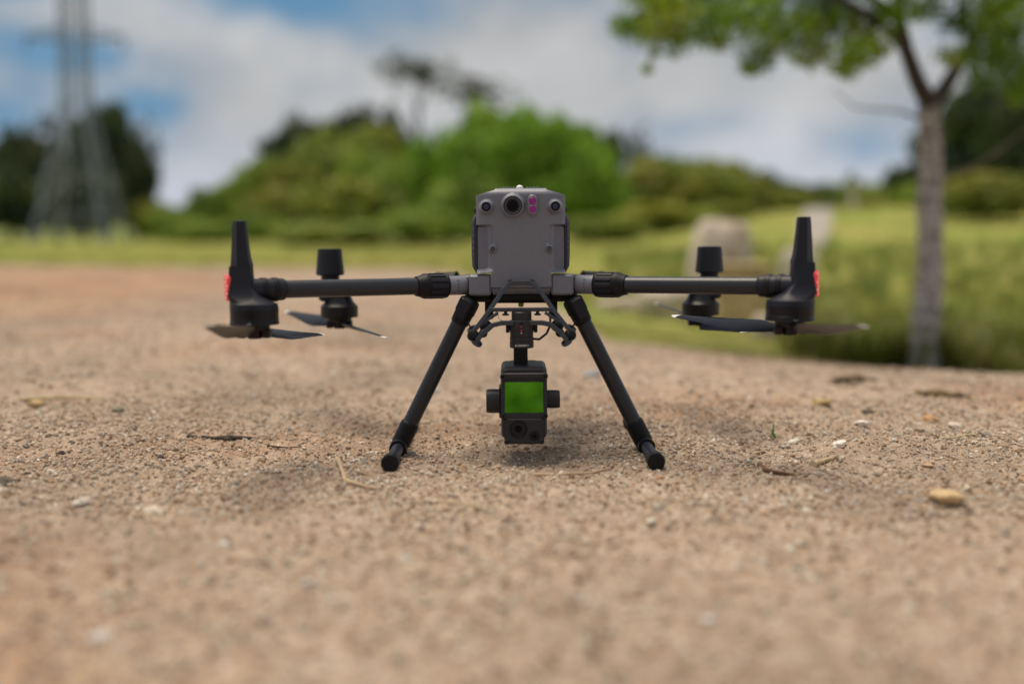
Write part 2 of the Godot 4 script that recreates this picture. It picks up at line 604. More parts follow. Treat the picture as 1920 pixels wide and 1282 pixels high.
# a crown two wide and one tall, standing on y = 0
func crown(lobes: int, leaves: int, leaf: float, tones: Array, sparse := false, shrub := false) -> ArrayMesh:
	var pos := PackedVector3Array()
	var nor := PackedVector3Array()
	var col := PackedColorArray()
	for k in lobes:
		var d := any_dir()
		var c := Vector3(d.x, 0.5 + 0.5 * d.y, d.z) 
		var out := rnd(0.45, 0.86)
		if sparse: out = rnd(0.1, 0.95)
		c = Vector3(c.x * out * 0.85, 0.5 + (c.y - 0.5) * out * 0.9, c.z * out * 0.85)
		if shrub: c.y *= 0.85
		var r := rnd(0.14, 0.30) if not sparse else rnd(0.09, 0.20)
		var tone: Color = tones[rng.randi() % tones.size()] * rnd(0.8, 1.2)
		for i in leaves:
			var e := any_dir()
			var p := c + Vector3(e.x * r, e.y * r * 0.55, e.z * r) * rnd(0.55, 1.08)
			if p.y < 0.0: p.y = rnd(0.0, 0.1)
			var n := (e + any_dir() * 0.8 + Vector3(0, 0.35, 0)).normalized()
			var q := tone * rnd(0.72, 1.3)
			q.a = 1.0
			leaf_quads(pos, nor, col, p, n, any_dir(), leaf * rnd(0.7, 1.4), leaf * rnd(0.4, 0.8), q)
	return leaf_mesh(pos, nor, col)

var crowns := {}
var far_trunk: ArrayMesh

func make_far_trees() -> void:
	crowns.dark = [crown(78, 58, 0.055, [Color(0.061, 0.095, 0.038), Color(0.086, 0.113, 0.034), Color(0.048, 0.072, 0.044)]), crown(78, 58, 0.05, [Color(0.052, 0.078, 0.034), Color(0.086, 0.103, 0.048)])]
	crowns.olive = [crown(84, 58, 0.055, [Color(0.218, 0.260, 0.048), Color(0.307, 0.324, 0.057), Color(0.153, 0.216, 0.039)]), crown(84, 58, 0.05, [Color(0.262, 0.270, 0.057), Color(0.197, 0.238, 0.039)])]
	crowns.green = [crown(84, 58, 0.05, [Color(0.188, 0.277, 0.048), Color(0.273, 0.361, 0.053), Color(0.153, 0.222, 0.048)])]
	crowns.bright = [crown(84, 62, 0.05, [Color(0.190, 0.340, 0.035), Color(0.250, 0.400, 0.040), Color(0.140, 0.260, 0.030)]), crown(84, 62, 0.05, [Color(0.210, 0.360, 0.035), Color(0.160, 0.290, 0.030)])]
	crowns.gum = [crown(70, 14, 0.045, [Color(0.055, 0.07, 0.045), Color(0.075, 0.09, 0.055)], true), crown(76, 13, 0.045, [Color(0.06, 0.075, 0.045), Color(0.08, 0.09, 0.06)], true)]
	crowns.hedge = [crown(150, 55, 0.028, [Color(0.26, 0.42, 0.06), Color(0.32, 0.48, 0.08)], true), crown(150, 55, 0.028, [Color(0.28, 0.44, 0.06), Color(0.22, 0.38, 0.05)], true)]
	crowns.shrub = [crown(40, 90, 0.06, [Color(0.368, 0.386, 0.074), Color(0.276, 0.350, 0.064), Color(0.442, 0.423, 0.092)], false, true), crown(40, 90, 0.06, [Color(0.202, 0.276, 0.055), Color(0.276, 0.313, 0.064)], false, true)]
	var s := Solid.new()
	s.tube([Vector3(0, -0.08, 0), Vector3(0.02, 0.3, 0.01), Vector3(-0.01, 0.6, 0), Vector3(0.01, 0.92, 0.0)], [0.035, 0.027, 0.02, 0.006], 8)
	for k in 5:
		var a := k * 2.4
		var b := 0.35 + 0.09 * k
		s.tube([Vector3(0, b, 0), Vector3(cos(a) * 0.09, b + 0.11, sin(a) * 0.09), Vector3(cos(a) * 0.2, b + 0.19, sin(a) * 0.2)], [0.014, 0.01, 0.003], 6)
	far_trunk = s.done(60)
	# middle and width as the photograph shows them, top, metres ahead, kind, share of the height that is bare stem
	var rows := [
		[20, 245, 150, 100, "dark", 0.1, "dark tree at the left picture edge, left of the pylon"],
		[104, 192, 100, 106, "gum", 0.3, "loose dark gum tree rising behind the pylon's left leg"],
		[198, 176, 120, 104, "dark", 0.2, "tall dark tree behind the pylon's right leg"],
		[262, 200, 84, 108, "gum", 0.25, "loose dark gum tree right of the pylon, beside the open sky"],
		[258, 262, 84, 102, "dark", 0.05, "dark tree under the loose gum right of the pylon"],
		[55, 330, 140, 94, "dark", 0.03, "low dark tree left of the pylon's foot"],
		[160, 300, 150, 98, "dark", 0.03, "dark bushy tree between the pylon's legs"],
		[-30, 300, 160, 90, "dark", 0.03, "dark tree cut by the left picture edge"],
		[330, 385, 110, 84, "green", 0.03, "low green tree under the dip of open sky"],
		[395, 348, 110, 88, "green", 0.04, "rounded green tree just right of the dip of sky"],
		[458, 322, 110, 84, "green", 0.04, "green tree above the left front antenna of the drone"],
		[545, 300, 130, 84, "olive", 0.04, "olive tree below the dark leftmost treetop"],
		[615, 262, 150, 90, "olive", 0.04, "tall olive tree left of the bright green tree"],
		[700, 275, 150, 84, "green", 0.04, "green tree tucked against the bright tree's left side"],
		[562, 218, 84, 118, "dark", 0.2, "dark treetop at the left end of the high ridge line"],
		[640, 198, 120, 118, "dark", 0.2, "dark treetop second from left on the high ridge"],
		[722, 206, 110, 120, "dark", 0.2, "dark treetop third from left on the high ridge"],
		[845, 236, 190, 60, "bright", 0.03, "bright green tree, left lobe of the middle clump"],
		[925, 188, 190, 64, "bright", 0.05, "tallest bright green tree straight behind the drone"],
		[1045, 206, 180, 62, "bright", 0.04, "bright green tree just right behind the drone's body"],
		[1105, 262, 110, 58, "bright", 0.03, "smaller bright green tree at the clump's right end"],
		[1190, 228, 76, 104, "gum", 0.25, "dark loose gum right of the bright green clump"],
		[1135, 232, 80, 108, "dark", 0.2, "dark tree peeping over the bright clump's right side"],
		[1245, 300, 170, 74, "olive", 0.03, "broad olive tree right of the bright clump"],
		[1340, 304, 130, 76, "olive", 0.03, "olive tree above the right rear antenna of the drone"],
		[1425, 322, 120, 100, "dark", 0.04, "dark low tree in the gap right of the olive trees"],
		[1495, 335, 120, 104, "dark", 0.04, "dark low tree above the right front antenna"],
		[1560, 340, 110, 104, "green", 0.04, "low green tree left of the pole"],
		[1600, 328, 60, 110, "dark", 0.04, "dark pointed treetop directly behind the pole"],
		[1655, 338, 110, 100, "green", 0.04, "low green tree between pole and slender trunk"],
		[1712, 300, 110, 82, "dark", 0.03, "dark tree directly behind the slender trunk"],
		[1775, 206, 140, 64, "dark", 0.05, "tall dark tree just right of the slender trunk"],
		[1850, 140, 180, 56, "dark", 0.1, "tallest dark tree at the right"],
		[1930, 130, 170, 52, "dark", 0.08, "tall dark tree cut by the right picture edge"],
		[1860, 320, 190, 40, "olive", 0.02, "olive bush below the tall dark trees at right"],
		[1790, 362, 120, 44, "green", 0.02, "green bush right of the slender trunk"],
		[785, 92, 165, 150, "gum", 0.72, "tallest gum tree with a bare stem against the sky"],
		[898, 138, 150, 150, "gum", 0.74, "lower of the two bare stemmed gums against the sky"],
		[1250, 286, 190, 88, "olive", 0.03, "tall broad olive tree right behind the shrub by the boulder"],
		[1350, 294, 170, 90, "olive", 0.03, "tall olive tree above the pale boulder"],
		[505, 285, 130, 100, "green", 0.03, "green tree at the left foot of the dark ridge"],
		[660, 225, 230, 104, "olive", 0.03, "broad olive tree under the ridge's middle treetops"],
		[552, 212, 130, 116, "dark", 0.05, "dark tree closing the ridge's left end"],
		[690, 205, 170, 118, "dark", 0.05, "broad dark treetop left of the bare stemmed gums"],
		[72, 236, 120, 108, "dark", 0.05, "dark tree closing the gap left of the pylon"],
		[985, 194, 210, 66, "bright", 0.05, "broad bright green tree filling the middle of the clump"],
		[330, 402, 120, 108, "dark", 0.0, "dark bush at the bottom of the dip of sky"],
		[290, 372, 90, 100, "olive", 0.0, "olive bush right of the pylon's right leg"],
		[430, 380, 160, 96, "olive", 0.0, "olive bush behind the left front antenna's tip"],
		[540, 345, 170, 76, "olive", 0.0, "olive bush left of the yellow green shrub"],
		[660, 330, 200, 74, "olive", 0.0, "broad olive bush behind the yellow green shrub"],
		[760, 300, 150, 78, "green", 0.0, "tall green bush at the bright clump's left foot"],
		[720, 240, 200, 112, "dark", 0.03, "broad dark tree below the ridge treetops"],
		[590, 245, 170, 114, "dark", 0.03, "dark broad tree under the ridge's left end"],
		[980, 250, 220, 70, "bright", 0.0, "bright green bush hidden mostly by the drone's body"],
		[1090, 320, 180, 60, "bright", 0.0, "bright low bush right beside the drone's body"],
		[880, 330, 190, 56, "green", 0.0, "green bush left beside the drone's body"],
		[1170, 330, 160, 84, "green", 0.0, "green bush below the loose gum on the right"],
		[1300, 340, 200, 80, "olive", 0.0, "broad olive bush left of the pale boulder's top"],
		[1440, 352, 190, 92, "olive", 0.0, "olive bush at the head of the gravel road"],
		[1560, 362, 180, 98, "dark", 0.0, "dark bush at the left of the marker pole"],
		[1660, 358, 180, 94, "olive", 0.0, "olive bush at the right of the marker pole"],
		[1740, 340, 150, 76, "green", 0.0, "green bush behind the slender trunk"],
		[620, 402, 215, 44, "shrub", 0.0, "yellow green shrub in front of the olive trees"],
		[480, 398, 110, 62, "green", 0.0, "dark green bush behind the left front antenna"],
		[375, 408, 150, 74, "green", 0.0, "low green bush at the field's edge, right of the pylon"],
		[790, 388, 170, 50, "green", 0.0, "dark green bush left of the drone's body"],
		[1130, 400, 150, 50, "olive", 0.0, "olive bush right of the drone's body"],
		[1235, 372, 180, 52, "shrub", 0.0, "green shrub left of the pale boulder"],
		[1370, 378, 110, 56, "olive", 0.0, "olive bush behind the pale boulder"],
		[1680, 400, 90, 60, "olive", 0.0, "low olive bush left of the slender trunk"],
	]
	var ct := {}
	for r in rows:
		var foot := far(r[0], 455, r[3])
		foot.y = ground_y(foot.x, foot.z)
		var top := far(r[0], r[1], r[3]).y
		var width: float = r[2] * r[3] / LENS
		var tall: float = top - foot.y
		var shrubby: bool = r[5] <= 0.0
		var o := thing("shrub" if shrubby else ("gum_tree" if r[4] == "gum" else "tree"), r[6], "shrub" if shrubby else "tree", foot, "shrubs along the field's edge" if shrubby else "trees beyond the field")
		o.rotation.y = rnd(0, TAU)
		var kind: Array = crowns[r[4]]
		ct[r[4]] = ct.get(r[4], 0) + 1
		var c := part("crown", kind[ct[r[4]] % kind.size()], M.leaf, o)
		c.scale = Vector3(width / 2, tall * (1.0 - r[5]), width / 2) * Vector3(1.3, 1.08, 1.3)
		c.position.y = tall * r[5]
		var t := part("stem" if shrubby else "trunk", far_trunk, M.far_bark, o)
		var fat: float = minf(tall, width * 1.4)
		t.scale = Vector3(fat, tall * 0.93, fat)
	# the thicket behind the camera that the drone's coated window mirrors
	for k in 5:
		var o := thing("shrub", ["first", "second", "third", "fourth", "fifth"][k] + " leafy bush from left behind the camera, mirrored in the green window", "shrub", Vector3(-3.4 + 1.7 * k, ground_y(-3.4 + 1.7 * k, 7.2), 7.0 + 0.5 * (k % 2)), "thicket behind the camera")
		var c := part("crown", crowns.hedge[k % 2], M.leaf, o)
		c.scale = Vector3(1.5, 2.6, 1.4)
		c.rotation.y = k * 1.3
		var t := part("stem", far_trunk, M.far_bark, o)
		t.scale = Vector3(2, 2.6, 2)

func make_grass() -> void:
	var tufts := []
	for k in 4:
		var pos := PackedVector3Array()
		var nor := PackedVector3Array()
		var col := PackedColorArray()
		for b in 16:
			var a := rnd(0, TAU)
			var root := Vector3(rnd(-0.25, 0.25), 0, rnd(-0.25, 0.25))
			var lean := Vector3(cos(a), 0, sin(a)) * rnd(0.05, 0.45)
			var h := rnd(0.5, 1.0)
			var w := Vector3(-sin(a), 0, cos(a)) * rnd(0.012, 0.024)
			var mid := root + lean * 0.4 + Vector3(0, h * 0.6, 0)
			var tip := root + lean + Vector3(0, h, 0)
			var n := Vector3(cos(a), 0.5, sin(a)).normalized()
			var c := Color.WHITE * rnd(0.75, 1.25)
			c.a = 1.0
			for p in [root - w, mid - w * 0.8, root + w, root + w, mid - w * 0.8, mid + w * 0.8, mid - w * 0.8, tip, mid + w * 0.8]:
				pos.append(p); nor.append(n); col.append(c)
		tufts.append(leaf_mesh(pos, nor, col))
	var zones := [
		# nearest, farthest, left and right edge as slopes, count, height range, tones, label
		[5.7, 7.4, 0.04, 0.27, 1500, 0.02, 0.07, [Color(0.44, 0.42, 0.15), Color(0.36, 0.40, 0.11), Color(0.52, 0.46, 0.22)], "low sparse grass along the track in front of the boulders"],
		[5.7, 8.2, 0.245, 0.50, 1700, 0.09, 0.40, [Color(0.34, 0.42, 0.10), Color(0.44, 0.47, 0.15), Color(0.52, 0.48, 0.22), Color(0.22, 0.30, 0.07)], "tall green weedy grass beside the track round the slender tree"],
		[8.0, 17.0, -0.48, 0.50, 6000, 0.04, 0.11, [Color(0.46, 0.43, 0.16), Color(0.36, 0.38, 0.12), Color(0.52, 0.46, 0.22)], "short dry yellowish grass in the near field"],
		[17.0, 62.0, -0.50, 0.52, 8000, 0.05, 0.14, [Color(0.46, 0.43, 0.155), Color(0.38, 0.39, 0.12), Color(0.52, 0.46, 0.20)], "yellowish grass of the far field below the trees"],
		[8.0, 30.0, 0.08, 0.52, 900, 0.14, 0.36, [Color(0.26, 0.33, 0.08), Color(0.36, 0.38, 0.11), Color(0.18, 0.25, 0.06)], "scattered taller green weeds on the grassy rise at the right"],
	]
	for q in zones:
		var mm := MultiMesh.new()
		mm.transform_format = MultiMesh.TRANSFORM_3D
		mm.use_colors = true
		mm.mesh = tufts[0]
		var list := []
		for k in q[4]:
			var dist: float = lerpf(q[0], q[1], pow(rng.randf(), 0.8))
			var x: float = rnd(q[2], q[3]) * dist
			if is_track(x, dist - 0.05): continue
			var z := EYE.z - dist
			var clump := soft.get_noise_2d(x * 0.9 + 5.0, z * 0.9)
			var h: float = lerpf(q[5], q[6], clampf(0.5 + clump, 0.0, 1.0)) * rnd(0.6, 1.25)
			var c: Color = q[7][rng.randi() % q[7].size()] * rnd(0.8, 1.2)
			c.a = 1.0
			var wdt := maxf(h, 0.12) * (1.0 + dist / 40.0)
			list.append([Transform3D(Basis(Vector3.UP, rnd(0, TAU)).scaled(Vector3(wdt, h, wdt)), Vector3(x, ground_y(x, z) - 0.01, z)), c])
		mm.instance_count = list.size()
		for i in list.size():
			mm.set_instance_transform(i, list[i][0])
			mm.set_instance_color(i, list[i][1])
		var o := MultiMeshInstance3D.new()
		o.name = numbered("grass")
		o.multimesh = mm
		o.material_override = M.grass
		add_child(o)
		tag(o, q[8], "grass", "", "stuff")
	# pale flower heads among the tall grass
	var spots := [[1590, 603], [1612, 652], [1678, 655], [1846, 622], [1800, 640], [1735, 615], [1885, 660], [1560, 640]]
	for k in spots.size():
		var p := far(spots[k][0], spots[k][1], 6.4)
		var foot := Vector3(p.x, ground_y(p.x, p.z), p.z)
		var o := thing("weed_flower", "pale flower head on a thin stalk, %s from left in the tall grass" % ["second", "third", "fourth", "seventh", "sixth", "fifth", "eighth", "first"][k], "flower", foot, "pale flowers in the tall grass")
		var s := Solid.new()
		s.tube([Vector3.ZERO, Vector3(0.008, (p.y - foot.y) * 0.5, 0), Vector3(0, p.y - foot.y, 0)], [0.003, 0.0025, 0.002], 6)
		part("stalk", s.done(), M.weed, o)
		s = Solid.new()
		for i in 9:
			var a := TAU * i / 9
			s.lathe([[0.0005, -0.002], [0.006, 0.0], [0.0005, 0.003]], Transform3D(Basis.IDENTITY, Vector3(cos(a) * 0.012, p.y - foot.y + rnd(-0.004, 0.004), sin(a) * 0.012)), 6)
		s.lathe([[0.001, -0.003], [0.009, 0.0], [0.001, 0.006]], Transform3D(Basis.IDENTITY, Vector3(0, p.y - foot.y, 0)), 8)
		part("flower_head", s.done(), M.petal, o)

func make_near_tree() -> void:
	var D := 6.0
	var foot := far(1735, 692, D)
	foot.y = ground_y(foot.x, foot.z) - 0.02
	var o := thing("slender_tree", "slender tree with mottled grey trunk and forked leafy crown beside the track", "tree", foot)
	var rel := func(u: float, v: float, dd := 0.0) -> Vector3: return far(u, v, D + dd) - foot
	var s := Solid.new()
	var px := D / LENS
	var pts := [Vector3(-0.012, 0, 0), rel.call(1733, 640), rel.call(1745, 520), rel.call(1744, 400), rel.call(1745, 300), rel.call(1745, 225), rel.call(1742, 185)]
	var bumps := []
	var curve := Curve3D.new()
	for p in pts: curve.add_point(p)
	var path := []
	for k in 40:
		path.append(curve.sample_baked(curve.get_baked_length() * k / 39.0) + Vector3(rnd(-1, 1), 0, rnd(-1, 1)) * 0.003)
		bumps.append((lerpf(29.0, 20.0, pow(k / 39.0, 0.7)) + 14.0 * exp(-k / 1.6)) * px * rnd(0.95, 1.06))
	bumps[-1] *= 0.8
	s.tube(path, bumps, 16)
	part("trunk", s.done(70), M.bark, o)
	var limbs := [
		[[[1746, 200, 0], [1722, 155, -0.1], [1700, 95, -0.2], [1688, 40, -0.3], [1684, -60, -0.3], [1660, -220, -0.2]], 17, 7],
		[[[1746, 200, 0], [1775, 160, 0.1], [1805, 110, 0.2], [1835, 55, 0.25], [1880, 15, 0.3], [1950, -60, 0.4]], 16, 7],
		[[[1702, 100, -0.2], [1650, 40, -0.35], [1560, -10, -0.5], [1440, -30, -0.6], [1300, -10, -0.7], [1190, 30, -0.7]], 9, 3],
		[[[1688, 45, -0.3], [1600, -40, -0.1], [1480, -80, 0.1], [1330, -60, 0.2]], 8, 3],
		[[[1560, -10, -0.5], [1540, 40, -0.5], [1500, 80, -0.5], [1420, 110, -0.5]], 4, 2],
		[[[1650, 40, -0.35], [1620, 70, -0.3], [1570, 110, -0.25]], 4, 2],
		[[[1820, 80, 0.2], [1800, 0, 0.2], [1780, -100, 0.1]], 7, 3],
		[[[1835, 55, 0.25], [1870, 90, 0.3], [1920, 130, 0.3]], 5, 2],
	]
	for l in limbs:
		var b := Solid.new()
		var cp := []
		var rad := []
		var raw: Array = l[0]
		for k in raw.size():
			cp.append(rel.call(raw[k][0], raw[k][1], raw[k][2]))
			rad.append(lerpf(l[1], l[2], float(k) / (raw.size() - 1)) * px)
		b.tube(cp, rad, 10)
		part("limb", b.done(60), M.twig_bark, o)
	for l in [[[1722, 222, 0], [1690, 208, -0.05], [1640, 205, -0.1], [1600, 200, -0.15], [1560, 165, -0.2]], [[1765, 330, 0], [1820, 315, 0.1], [1870, 285, 0.2], [1930, 240, 0.3]], [[1262, 8, -0.7], [1240, 60, -0.6], [1222, 105, -0.5], [1211, 140, -0.5]]]:
		var b := Solid.new()
		b.tube(l.map(func(q): return rel.call(q[0], q[1], q[2])), [3.4 * px, 2.6 * px, 2 * px, 1.5 * px, 0.8 * px], 7)
		part("bare_twig", b.done(60), M.far_bark, o)
	# leaf clumps: middle, radius in photo pixels, leaves
	var clumps := [[1170, 48, 34], [1215, 55, 45], [1265, 70, 42], [1255, 20, 55], [1330, 40, 60], [1350, 80, 26], [1400, 30, 60], [1420, 110, 42], [1410, 130, 22], [1470, 60, 60], [1520, 100, 42], [1560, 55, 55], [1600, 105, 45], [1640, 90, 36], [1630, 40, 50], [1690, 20, 40], [1213, 130, 13], [1226, 100, 10], [1590, 125, 28], [1540, 20, 50],
		[1800, 40, 40], [1850, 100, 50], [1900, 60, 55], [1905, 130, 50], [1870, 20, 50], [1780, 105, 24], [1840, 145, 30], [1910, 175, 32], [1740, 20, 34],
		[1230, -40, 70], [1340, -50, 80], [1460, -60, 90], [1580, -70, 90], [1700, -90, 90], [1820, -80, 90], [1930, -40, 80], [1380, -140, 100], [1520, -170, 110], [1660, -210, 120], [1800, -200, 110], [1930, -160, 100]]
	var tones := [Color(0.19, 0.36, 0.035), Color(0.28, 0.43, 0.04), Color(0.13, 0.26, 0.04), Color(0.36, 0.43, 0.05), Color(0.08, 0.17, 0.035)]
	var pos := PackedVector3Array()
	var nor := PackedVector3Array()
	var col := PackedColorArray()
	for c in clumps:
		var mid: Vector3 = rel.call(c[0], c[1], rnd(-0.7, 0.2))
		var r: float = c[2] * px
		var tone: Color = tones[rng.randi() % tones.size()]
		for k in int(50 + 150000.0 * r * r * r + 4500.0 * r * r):
			var e := any_dir() * pow(rng.randf(), 0.45) * rnd(0.75, 1.2)
			var p := mid + Vector3(e.x * r, e.y * r * 0.8, e.z * r * 1.5)
			var q := tone.lerp(tones[rng.randi() % tones.size()], 0.45) * rnd(0.75, 1.25)
			q.a = 1.0
			leaf_quads(pos, nor, col, p, (any_dir() + Vector3(0, 0.9, 0)).normalized(), any_dir() + Vector3(0, -0.4, 0), rnd(0.013, 0.026), rnd(0.006, 0.010), q)
	part("crown", leaf_mesh(pos, nor, col), M.leaf, o)

# ------------------------------------------------------------------ pylon and things in the field
func make_pylon() -> void:
	var D := 78.0
	var foot := far(152, 458, D)
	foot.y = ground_y(foot.x, foot.z)
	var o := thing("lattice_pylon", "tall grey lattice power pylon with spread legs at the field's left edge", "pylon", foot)
	var lvl := func(v: float) -> float: return far(152, v, D).y - foot.y
	var levels := [0.0, lvl.call(400), lvl.call(330), lvl.call(265), lvl.call(190), lvl.call(130), lvl.call(75), lvl.call(20), lvl.call(-50), lvl.call(-130), lvl.call(-220), lvl.call(-300)]
	var wid := [70, 56, 44, 32, 20, 20, 19.5, 19, 18, 16, 11, 5]
	var c := func(k: int, i: int) -> Vector3:
		var w: float = wid[k] * D / LENS
		return Vector3(w * [-1, 1, 1, -1][i], levels[k], w * [-1, -1, 1, 1][i])
	for i in 4:
		var s := Solid.new()
		for k in levels.size() - 1:
			var a: Vector3 = c.call(k, i)
			var b: Vector3 = c.call(k + 1, i)
			s.bar(a, b, 0.21 if k < 4 else 0.16, 0.21 if k < 4 else 0.16, Vector3.FORWARD, 0.02)
		part("leg", s.done(), M.steel, o)
	for i in 4:
		var j := (i + 1) % 4
		for k in levels.size() - 1:
			var s := Solid.new()
			for e in [[c.call(k, i), c.call(k + 1, j)], [c.call(k, j), c.call(k + 1, i)]]:
				s.bar(e[0], e[1], 0.055, 0.055, Vector3.FORWARD, 0.01)
			s.bar(c.call(k + 1, i), c.call(k + 1, j), 0.06, 0.06, Vector3(0.3, 1, 0.2).normalized(), 0.01)
			part("brace", s.done(), M.steel, o)
	for row in [[6, 3.3], [8, 2.8], [9, 3.2]]:
		var y: float = levels[row[0]]
		var hw: float = row[1]
		var s := Solid.new()
		for q in [[-1, 1], [1, 1], [-1, -1], [1, -1]]:
			s.bar(Vector3(0.5 * q[0], y, 0.6 * q[1]), Vector3(hw * q[0], y + 0.2, 0.1 * q[1]), 0.10, 0.10, Vector3.UP, 0.01)
			s.bar(Vector3(0.5 * q[0], y + 0.9, 0.5 * q[1]), Vector3(hw * q[0], y + 0.25, 0.1 * q[1]), 0.08, 0.08, Vector3.UP, 0.01)
		var arm := part("cross_arm", s.done(), M.steel, o)
		for q in [-1, 1]:
			s = Solid.new()
			for k in 7:
				s.lathe([[0.03, 0.0], [0.12, -0.05], [0.03, -0.1]], Transform3D(Basis.IDENTITY, Vector3(hw * q, y + 0.1 - k * 0.12, 0)), 8)
			part("insulator", s.done(), M.dark_plastic, arm)

func boulder(seed_: int, size: Vector3, rough := 0.22) -> ArrayMesh:
	var n := FastNoiseLite.new()
	n.seed = seed_; n.frequency = 0.8; n.fractal_octaves = 4
	var s := Solid.new()
	var rings := []
	for j in 19:
		var e := PI * j / 18.0
		var ring := PackedVector3Array()
		for i in 28:
			var a := TAU * i / 28.0
			var p := Vector3(cos(a) * sin(e), cos(e), sin(a) * sin(e))
			var k := pow(absf(p.x), 3.5) + pow(absf(p.y), 3.5) + pow(absf(p.z), 3.5)
			p /= pow(k, 1.0 / 3.5)
			ring.append(p * (1.0 + rough * n.get_noise_3d(p.x, p.y, p.z)) * size)
		rings.append(ring)
	s.loft(rings, false, false)
	return s.done(45)

func make_field_things() -> void:
	# boulders and a timber box right behind the drone's right arm
	var D := 9.0
	var px := D / LENS
	var set_stone := func(called: String, u0: float, u1: float, v0: float, v1: float, dd: float, m: Material, seed_: int, label: String, cat: String) -> void:
		var a := far(u0, v0, D + dd)
		var b := far(u1, v1, D + dd)
		var o := thing(called, label, cat, Vector3((a.x + b.x) / 2, ground_y((a.x + b.x) / 2, a.z) - 0.03, a.z), "stones by the track")
		var hh: float = (a.y - o.position.y) / 2
		var p := part("stone", boulder(seed_, Vector3((b.x - a.x) / 2, hh, (b.x - a.x) * 0.4)), m, o)
		p.position.y = hh
	set_stone.call("boulder", 1295, 1408, 418, 615, 0.7, M.sandstone, 5, "tall pale round topped boulder behind the drone's right rear motor", "boulder")
	set_stone.call("boulder", 1120, 1205, 558, 625, 0.0, M.sandstone, 6, "low pale boulder beside the drone's right leg", "boulder")
	set_stone.call("boulder", 1195, 1300, 538, 628, -0.3, M.sandstone, 7, "pale rounded boulder between right leg and right rear motor", "boulder")
	set_stone.call("boulder", 1412, 1462, 590, 640, -1.8, M.sandstone, 8, "small pale stone in the grass under the right front propeller", "boulder")
	set_stone.call("boulder", 1462, 1500, 470, 540, 2.6, M.sandstone, 9, "pale upright stone behind the right front antenna", "boulder")
	var a := far(1338, 500, D - 0.2)
	var b := far(1432, 612, D - 0.2)
	var o := thing("timber_box", "tan timber box of upright boards standing before the tall boulder", "box", Vector3((a.x + b.x) / 2, ground_y((a.x + b.x) / 2, a.z) - 0.02, a.z))
	var w := b.x - a.x
	var tall := a.y - o.position.y
	for side in 4:
		for k in 5:
			var s := Solid.new()
			s.rbox(Transform3D(Basis(Vector3.UP, side * PI / 2), Basis(Vector3.UP, side * PI / 2) * Vector3(-w / 2 + (k + 0.5) * w / 5, tall / 2 - rnd(0, 0.012), w / 2 - 0.012 - (0.012 if side % 2 else 0.0))), Vector3(w / 5 - 0.006 - (0.008 if side % 2 else 0.0), tall, 0.022), 0.003, 0.002)
			part("board", s.done(), M.weathered_wood, o)
	var lid := Solid.new()
	lid.rbox(Transform3D(Basis.IDENTITY, Vector3(0, tall + 0.013, 0)), Vector3(w + 0.04, 0.024, w + 0.04), 0.004, 0.003)
	part("lid", lid.done(), M.weathered_wood, o)
	# pole with a round plate
	D = 52.0
	var top := far(1601, 332, D)
	var foot := Vector3(top.x, ground_y(top.x, top.z), top.z)
	o = thing("marker_pole", "pale marker pole with a round plate on the rise, left of the slender trunk", "pole", foot)
	var s := Solid.new()
	s.tube([Vector3(0, -0.1, 0), Vector3(0, top.y - foot.y, 0)], [0.13, 0.11], 10)
	part("post", s.done(), plain("pale_post", Color(0.52, 0.50, 0.40), 0.8), o)
	s = Solid.new()
	s.lathe([[0.0005, -0.02], [0.34, -0.02], [0.34, 0.02], [0.0005, 0.02]], Transform3D(Basis(Vector3.RIGHT, PI / 2), Vector3(0.05, far(1603, 405, D).y - foot.y, 0.15)), 24)
	part("round_plate", s.done(), plain("pale_plate", Color(0.58, 0.55, 0.42), 0.5), o)
	# gravel road up the slope
	var lanes := [[1452, 1500, 15.0], [1478, 1530, 22.0], [1492, 1546, 30.0], [1500, 1556, 40.0], [1506, 1562, 52.0], [1512, 1566, 66.0], [1514, 1564, 90.0]]
	s = Solid.new()
	var rings := []
	for k in 60:
		var f := k / 59.0 * (lanes.size() - 1)
		var i := mini(int(f), lanes.size() - 2)
		var t := f - i
		var dist: float = lerpf(lanes[i][2], lanes[i + 1][2], t)
		var ring := PackedVector3Array()
		var l := far(lerpf(lanes[i][0], lanes[i + 1][0], t), 450, dist)
		var r := far(lerpf(lanes[i][1], lanes[i + 1][1], t), 450, dist)
		for q in [[l, 0.03], [r, 0.03], [r, -0.1], [l, -0.1]]:
			ring.append(Vector3(q[0].x, maxf(ground_y(l.x, l.z), ground_y(r.x, r.z)) + q[1], q[0].z))
		rings.append(ring)
	s.loft(rings)
	part("gravel_road", s.done(), M.road_gravel, self).set_meta("kind", "structure")

# ------------------------------------------------------------------ the drone
func q(hu: float, v: float, z: float) -> Vector3:          # a point right of the drone's middle line, hu photo pixels out, on the plane z
	return at(980.0 + hu, v, z) - Vector3(at(980.0, v, z).x, 0, 0)

func facing(p: Vector3) -> Transform3D:                    # a lathe's axis turned towards the camera side (+z)
	return Transform3D(Basis(Vector3.RIGHT, PI / 2), p)

func along(a: Vector3, b: Vector3) -> Transform3D:         # a lathe's axis from a towards b
	var d := (b - a).normalized()
	var s := d.cross(Vector3.FORWARD if absf(d.z) < 0.9 else Vector3.UP).normalized()
	return Transform3D(Basis(s, d, s.cross(d)), a)

func body_half_width(v: float) -> float:
	if v < 366.0: return lerpf(48.0, 84.0, clampf((v - 356.0) / 10.0, 0.0, 1.0))
	if v < 512.5: return lerpf(84.0, 83.0, (v - 366.0) / 146.0)
	if v < 541.0: return 57.0
	return lerpf(56.0, 48.0, smoothstep(541.0, 568.0, v))

